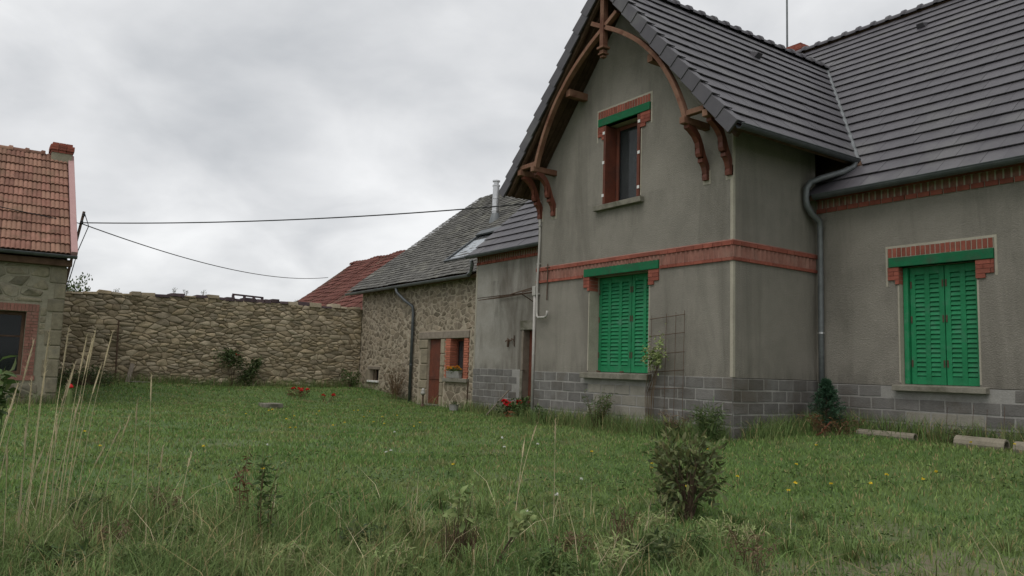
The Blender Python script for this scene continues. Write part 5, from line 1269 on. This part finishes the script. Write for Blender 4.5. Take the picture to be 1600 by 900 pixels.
X, Y, r = wedge(9500, 2.6, 8.0, .9); k = outside(X, Y) & (rs.random(len(X)) < np.clip((8-r)/4, 0, 1)*np.clip(.95-(X+6.3)*.45, .05, 1)); X, Y, r = X[k], Y[k], r[k]
blades('dry_grass', X, Y, .12+.36*rs.random(len(X))**1.9, .004+.0003*r, .7, 'thin dry straw blades mixed through the rough grass', Mt['dry'])
# longer fringe along the walls
XX = []; YY = []
for (x0, y0, x1, y1, n) in ((XL, YF-.15, XR+.1, YF-.15, 5200), (XR+.15, YF, XR+.15, YW, 1800), (XR+.1, YW-.18, -3.5, YW-.18, 4200), (-20.2, YL-.15, XL, YL-.15, 2600), (SX0, SY-.15, -20.4, SY-.15, 3200), (WX+.15, 2.2, WX+.15, 13, 4200), (LX+.15, -1, LX+.15, LYE, 900)):
    t_ = rs.random(n); w = np.abs(rs.normal(size=n))*.22; dx, dy = x1-x0, y1-y0; l = math.hypot(dx, dy); sx, sy = dy/l, -dx/l
    if x0 == WX+.15 or x0 == LX+.15 or x0 == XR+.15: sx, sy = 1, 0
    XX.append(x0+dx*t_+sx*w); YY.append(y0+dy*t_+sy*w)
X = np.concatenate(XX); Y = np.concatenate(YY); k = outside(X, Y); X, Y = X[k], Y[k]
blades('wall_fringe_grass', X, Y, .10+.40*rs.random(len(X))**1.8, np.full(len(X), .011), .6, 'longer grass fringe growing along the foot of the walls', Mt['roughblade'])

# low broad leaves (clover, plantain, dandelion rosettes) through the turf
X, Y, r = wedge(26000, 2.8, 12.0, .9); k = outside(X, Y) & (np.sin(X*2.1+1)*np.sin(Y*1.7)+.35*rs.normal(size=len(X)) > .1); X, Y = X[k], Y[k]; n = len(X)
P = np.stack([X, Y, gh(X, Y)+rs.uniform(.01, .07, n)], 1); D = np.stack([rs.normal(size=n), rs.normal(size=n), rs.uniform(0, .6, n)], 1)
o = leaves('turf_leaves', P, D, rs.uniform(.025, .07, n), rs.uniform(.015, .03, n), Mt['leaf'], None, rs, 1.2, kind='stuff')
o['label'] = 'low broad leaves of clover and plantain through the turf'; o['category'] = 'ground cover'

X, Y, r = wedge(26000, 2.8, 7.2, 1.0, -40, -8); k = outside(X, Y) & (rs.random(len(X)) < .35+.5*np.sin(X*3.1+1)*np.sin(Y*4.3)); X, Y, r = X[k], Y[k], r[k]
blades('tall_grass', X, Y, .12+.34*rs.random(len(X))**1.7, .005+.0004*r, .75, 'taller uncut grass around the dry stalks', Mt['roughblade'])
R = random.Random(8)
kinds = [('leaf', 'leaf', .22, .05, .018, 'low leafy weed tuft with narrow green leaves in the uncut foreground'), ('leafpale', 'dry', .26, .06, .014, 'pale straggly weed tuft with straw stems in the uncut foreground'), ('deadbrown', 'deadbrown', .24, .05, .01, 'dead brown weed tuft in the uncut foreground'), ('leafdark', 'leaf', .2, .08, .022, 'dark green broad weed tuft in the uncut foreground')]
for k, (x, y) in enumerate(((-4.05, 3.2), (-3.95, 4.0), (-4.5, 3.75), (-3.8, 3.55), (-5.0, 1.7), (-5.4, 1.0), (-5.2, 2.4), (-6.2, .9), (-6.9, 1.4), (-4.6, 2.3), (-4.2, 4.6), (-5.6, .6), (-7.3, .9), (-3.6, 4.6), (-4.9, 5.0), (-5.9, 1.3))):
    m_, st_, h_, l_, w_, lab = kinds[(k*3+k//4) % 4]
    plant('weed_tuft', lab, 'weed', x, y, h_*R.uniform(.8, 1.4), .2, 26, 9, l_, w_, m_, st_, .003, seed=200+k, base_r=.16, group='weed tufts of kind: '+lab.split(' in the')[0])

# tussocks: blades fanning out from a crown
nc = 420; X, Y, r = wedge(nc, 2.9, 8.6, 1.0); k = outside(X, Y) & (rs.random(nc) < np.clip(1.15-(X+6.5)*.18, .25, 1)*(1-bare(X, Y))*np.clip((9-r)/3, 0, 1)); X, Y, r = X[k], Y[k], r[k]
nb = 75; cxr = np.repeat(X, nb); cyr = np.repeat(Y, nb); sz = np.repeat(rs.uniform(.5, 1.25, len(X)), nb); n = len(cxr)
az = rs.uniform(0, 6.283, n); q = rs.random(n)**.7; Hh = sz*(.10+.16*rs.random(n)); out_ = Hh*(.25+1.0*q)
b0 = np.stack([cxr+np.cos(az)*.05*q*sz, cyr+np.sin(az)*.05*q*sz, gh(cxr, cyr)-.01], 1); dr_ = np.stack([np.cos(az), np.sin(az), 0*az], 1); sd_ = np.stack([-np.sin(az), np.cos(az), 0*az], 1)*.0035
md = b0+dr_*out_[:, None]*.35+np.array([0, 0, 1.])*Hh[:, None]*.75; tp = b0+dr_*out_[:, None]+np.array([0, 0, 1.])*(Hh*(1-.45*q))[:, None]
V = np.stack([b0-sd_, b0+sd_, md+sd_*.9, md-sd_*.9, tp], 1).reshape(-1, 3); i = np.arange(n)[:, None]*5
T = np.concatenate([i+np.array([[0, 1, 2]]), i+np.array([[0, 2, 3]]), i+np.array([[3, 2, 4]])], 0)
o = link('grass_tussocks', fastmesh('grass_tussocks', V, T), Mt['roughblade'], kind='stuff'); o['label'] = 'arching tussocks of coarse grass in the uncut foreground'; o['category'] = 'grass'
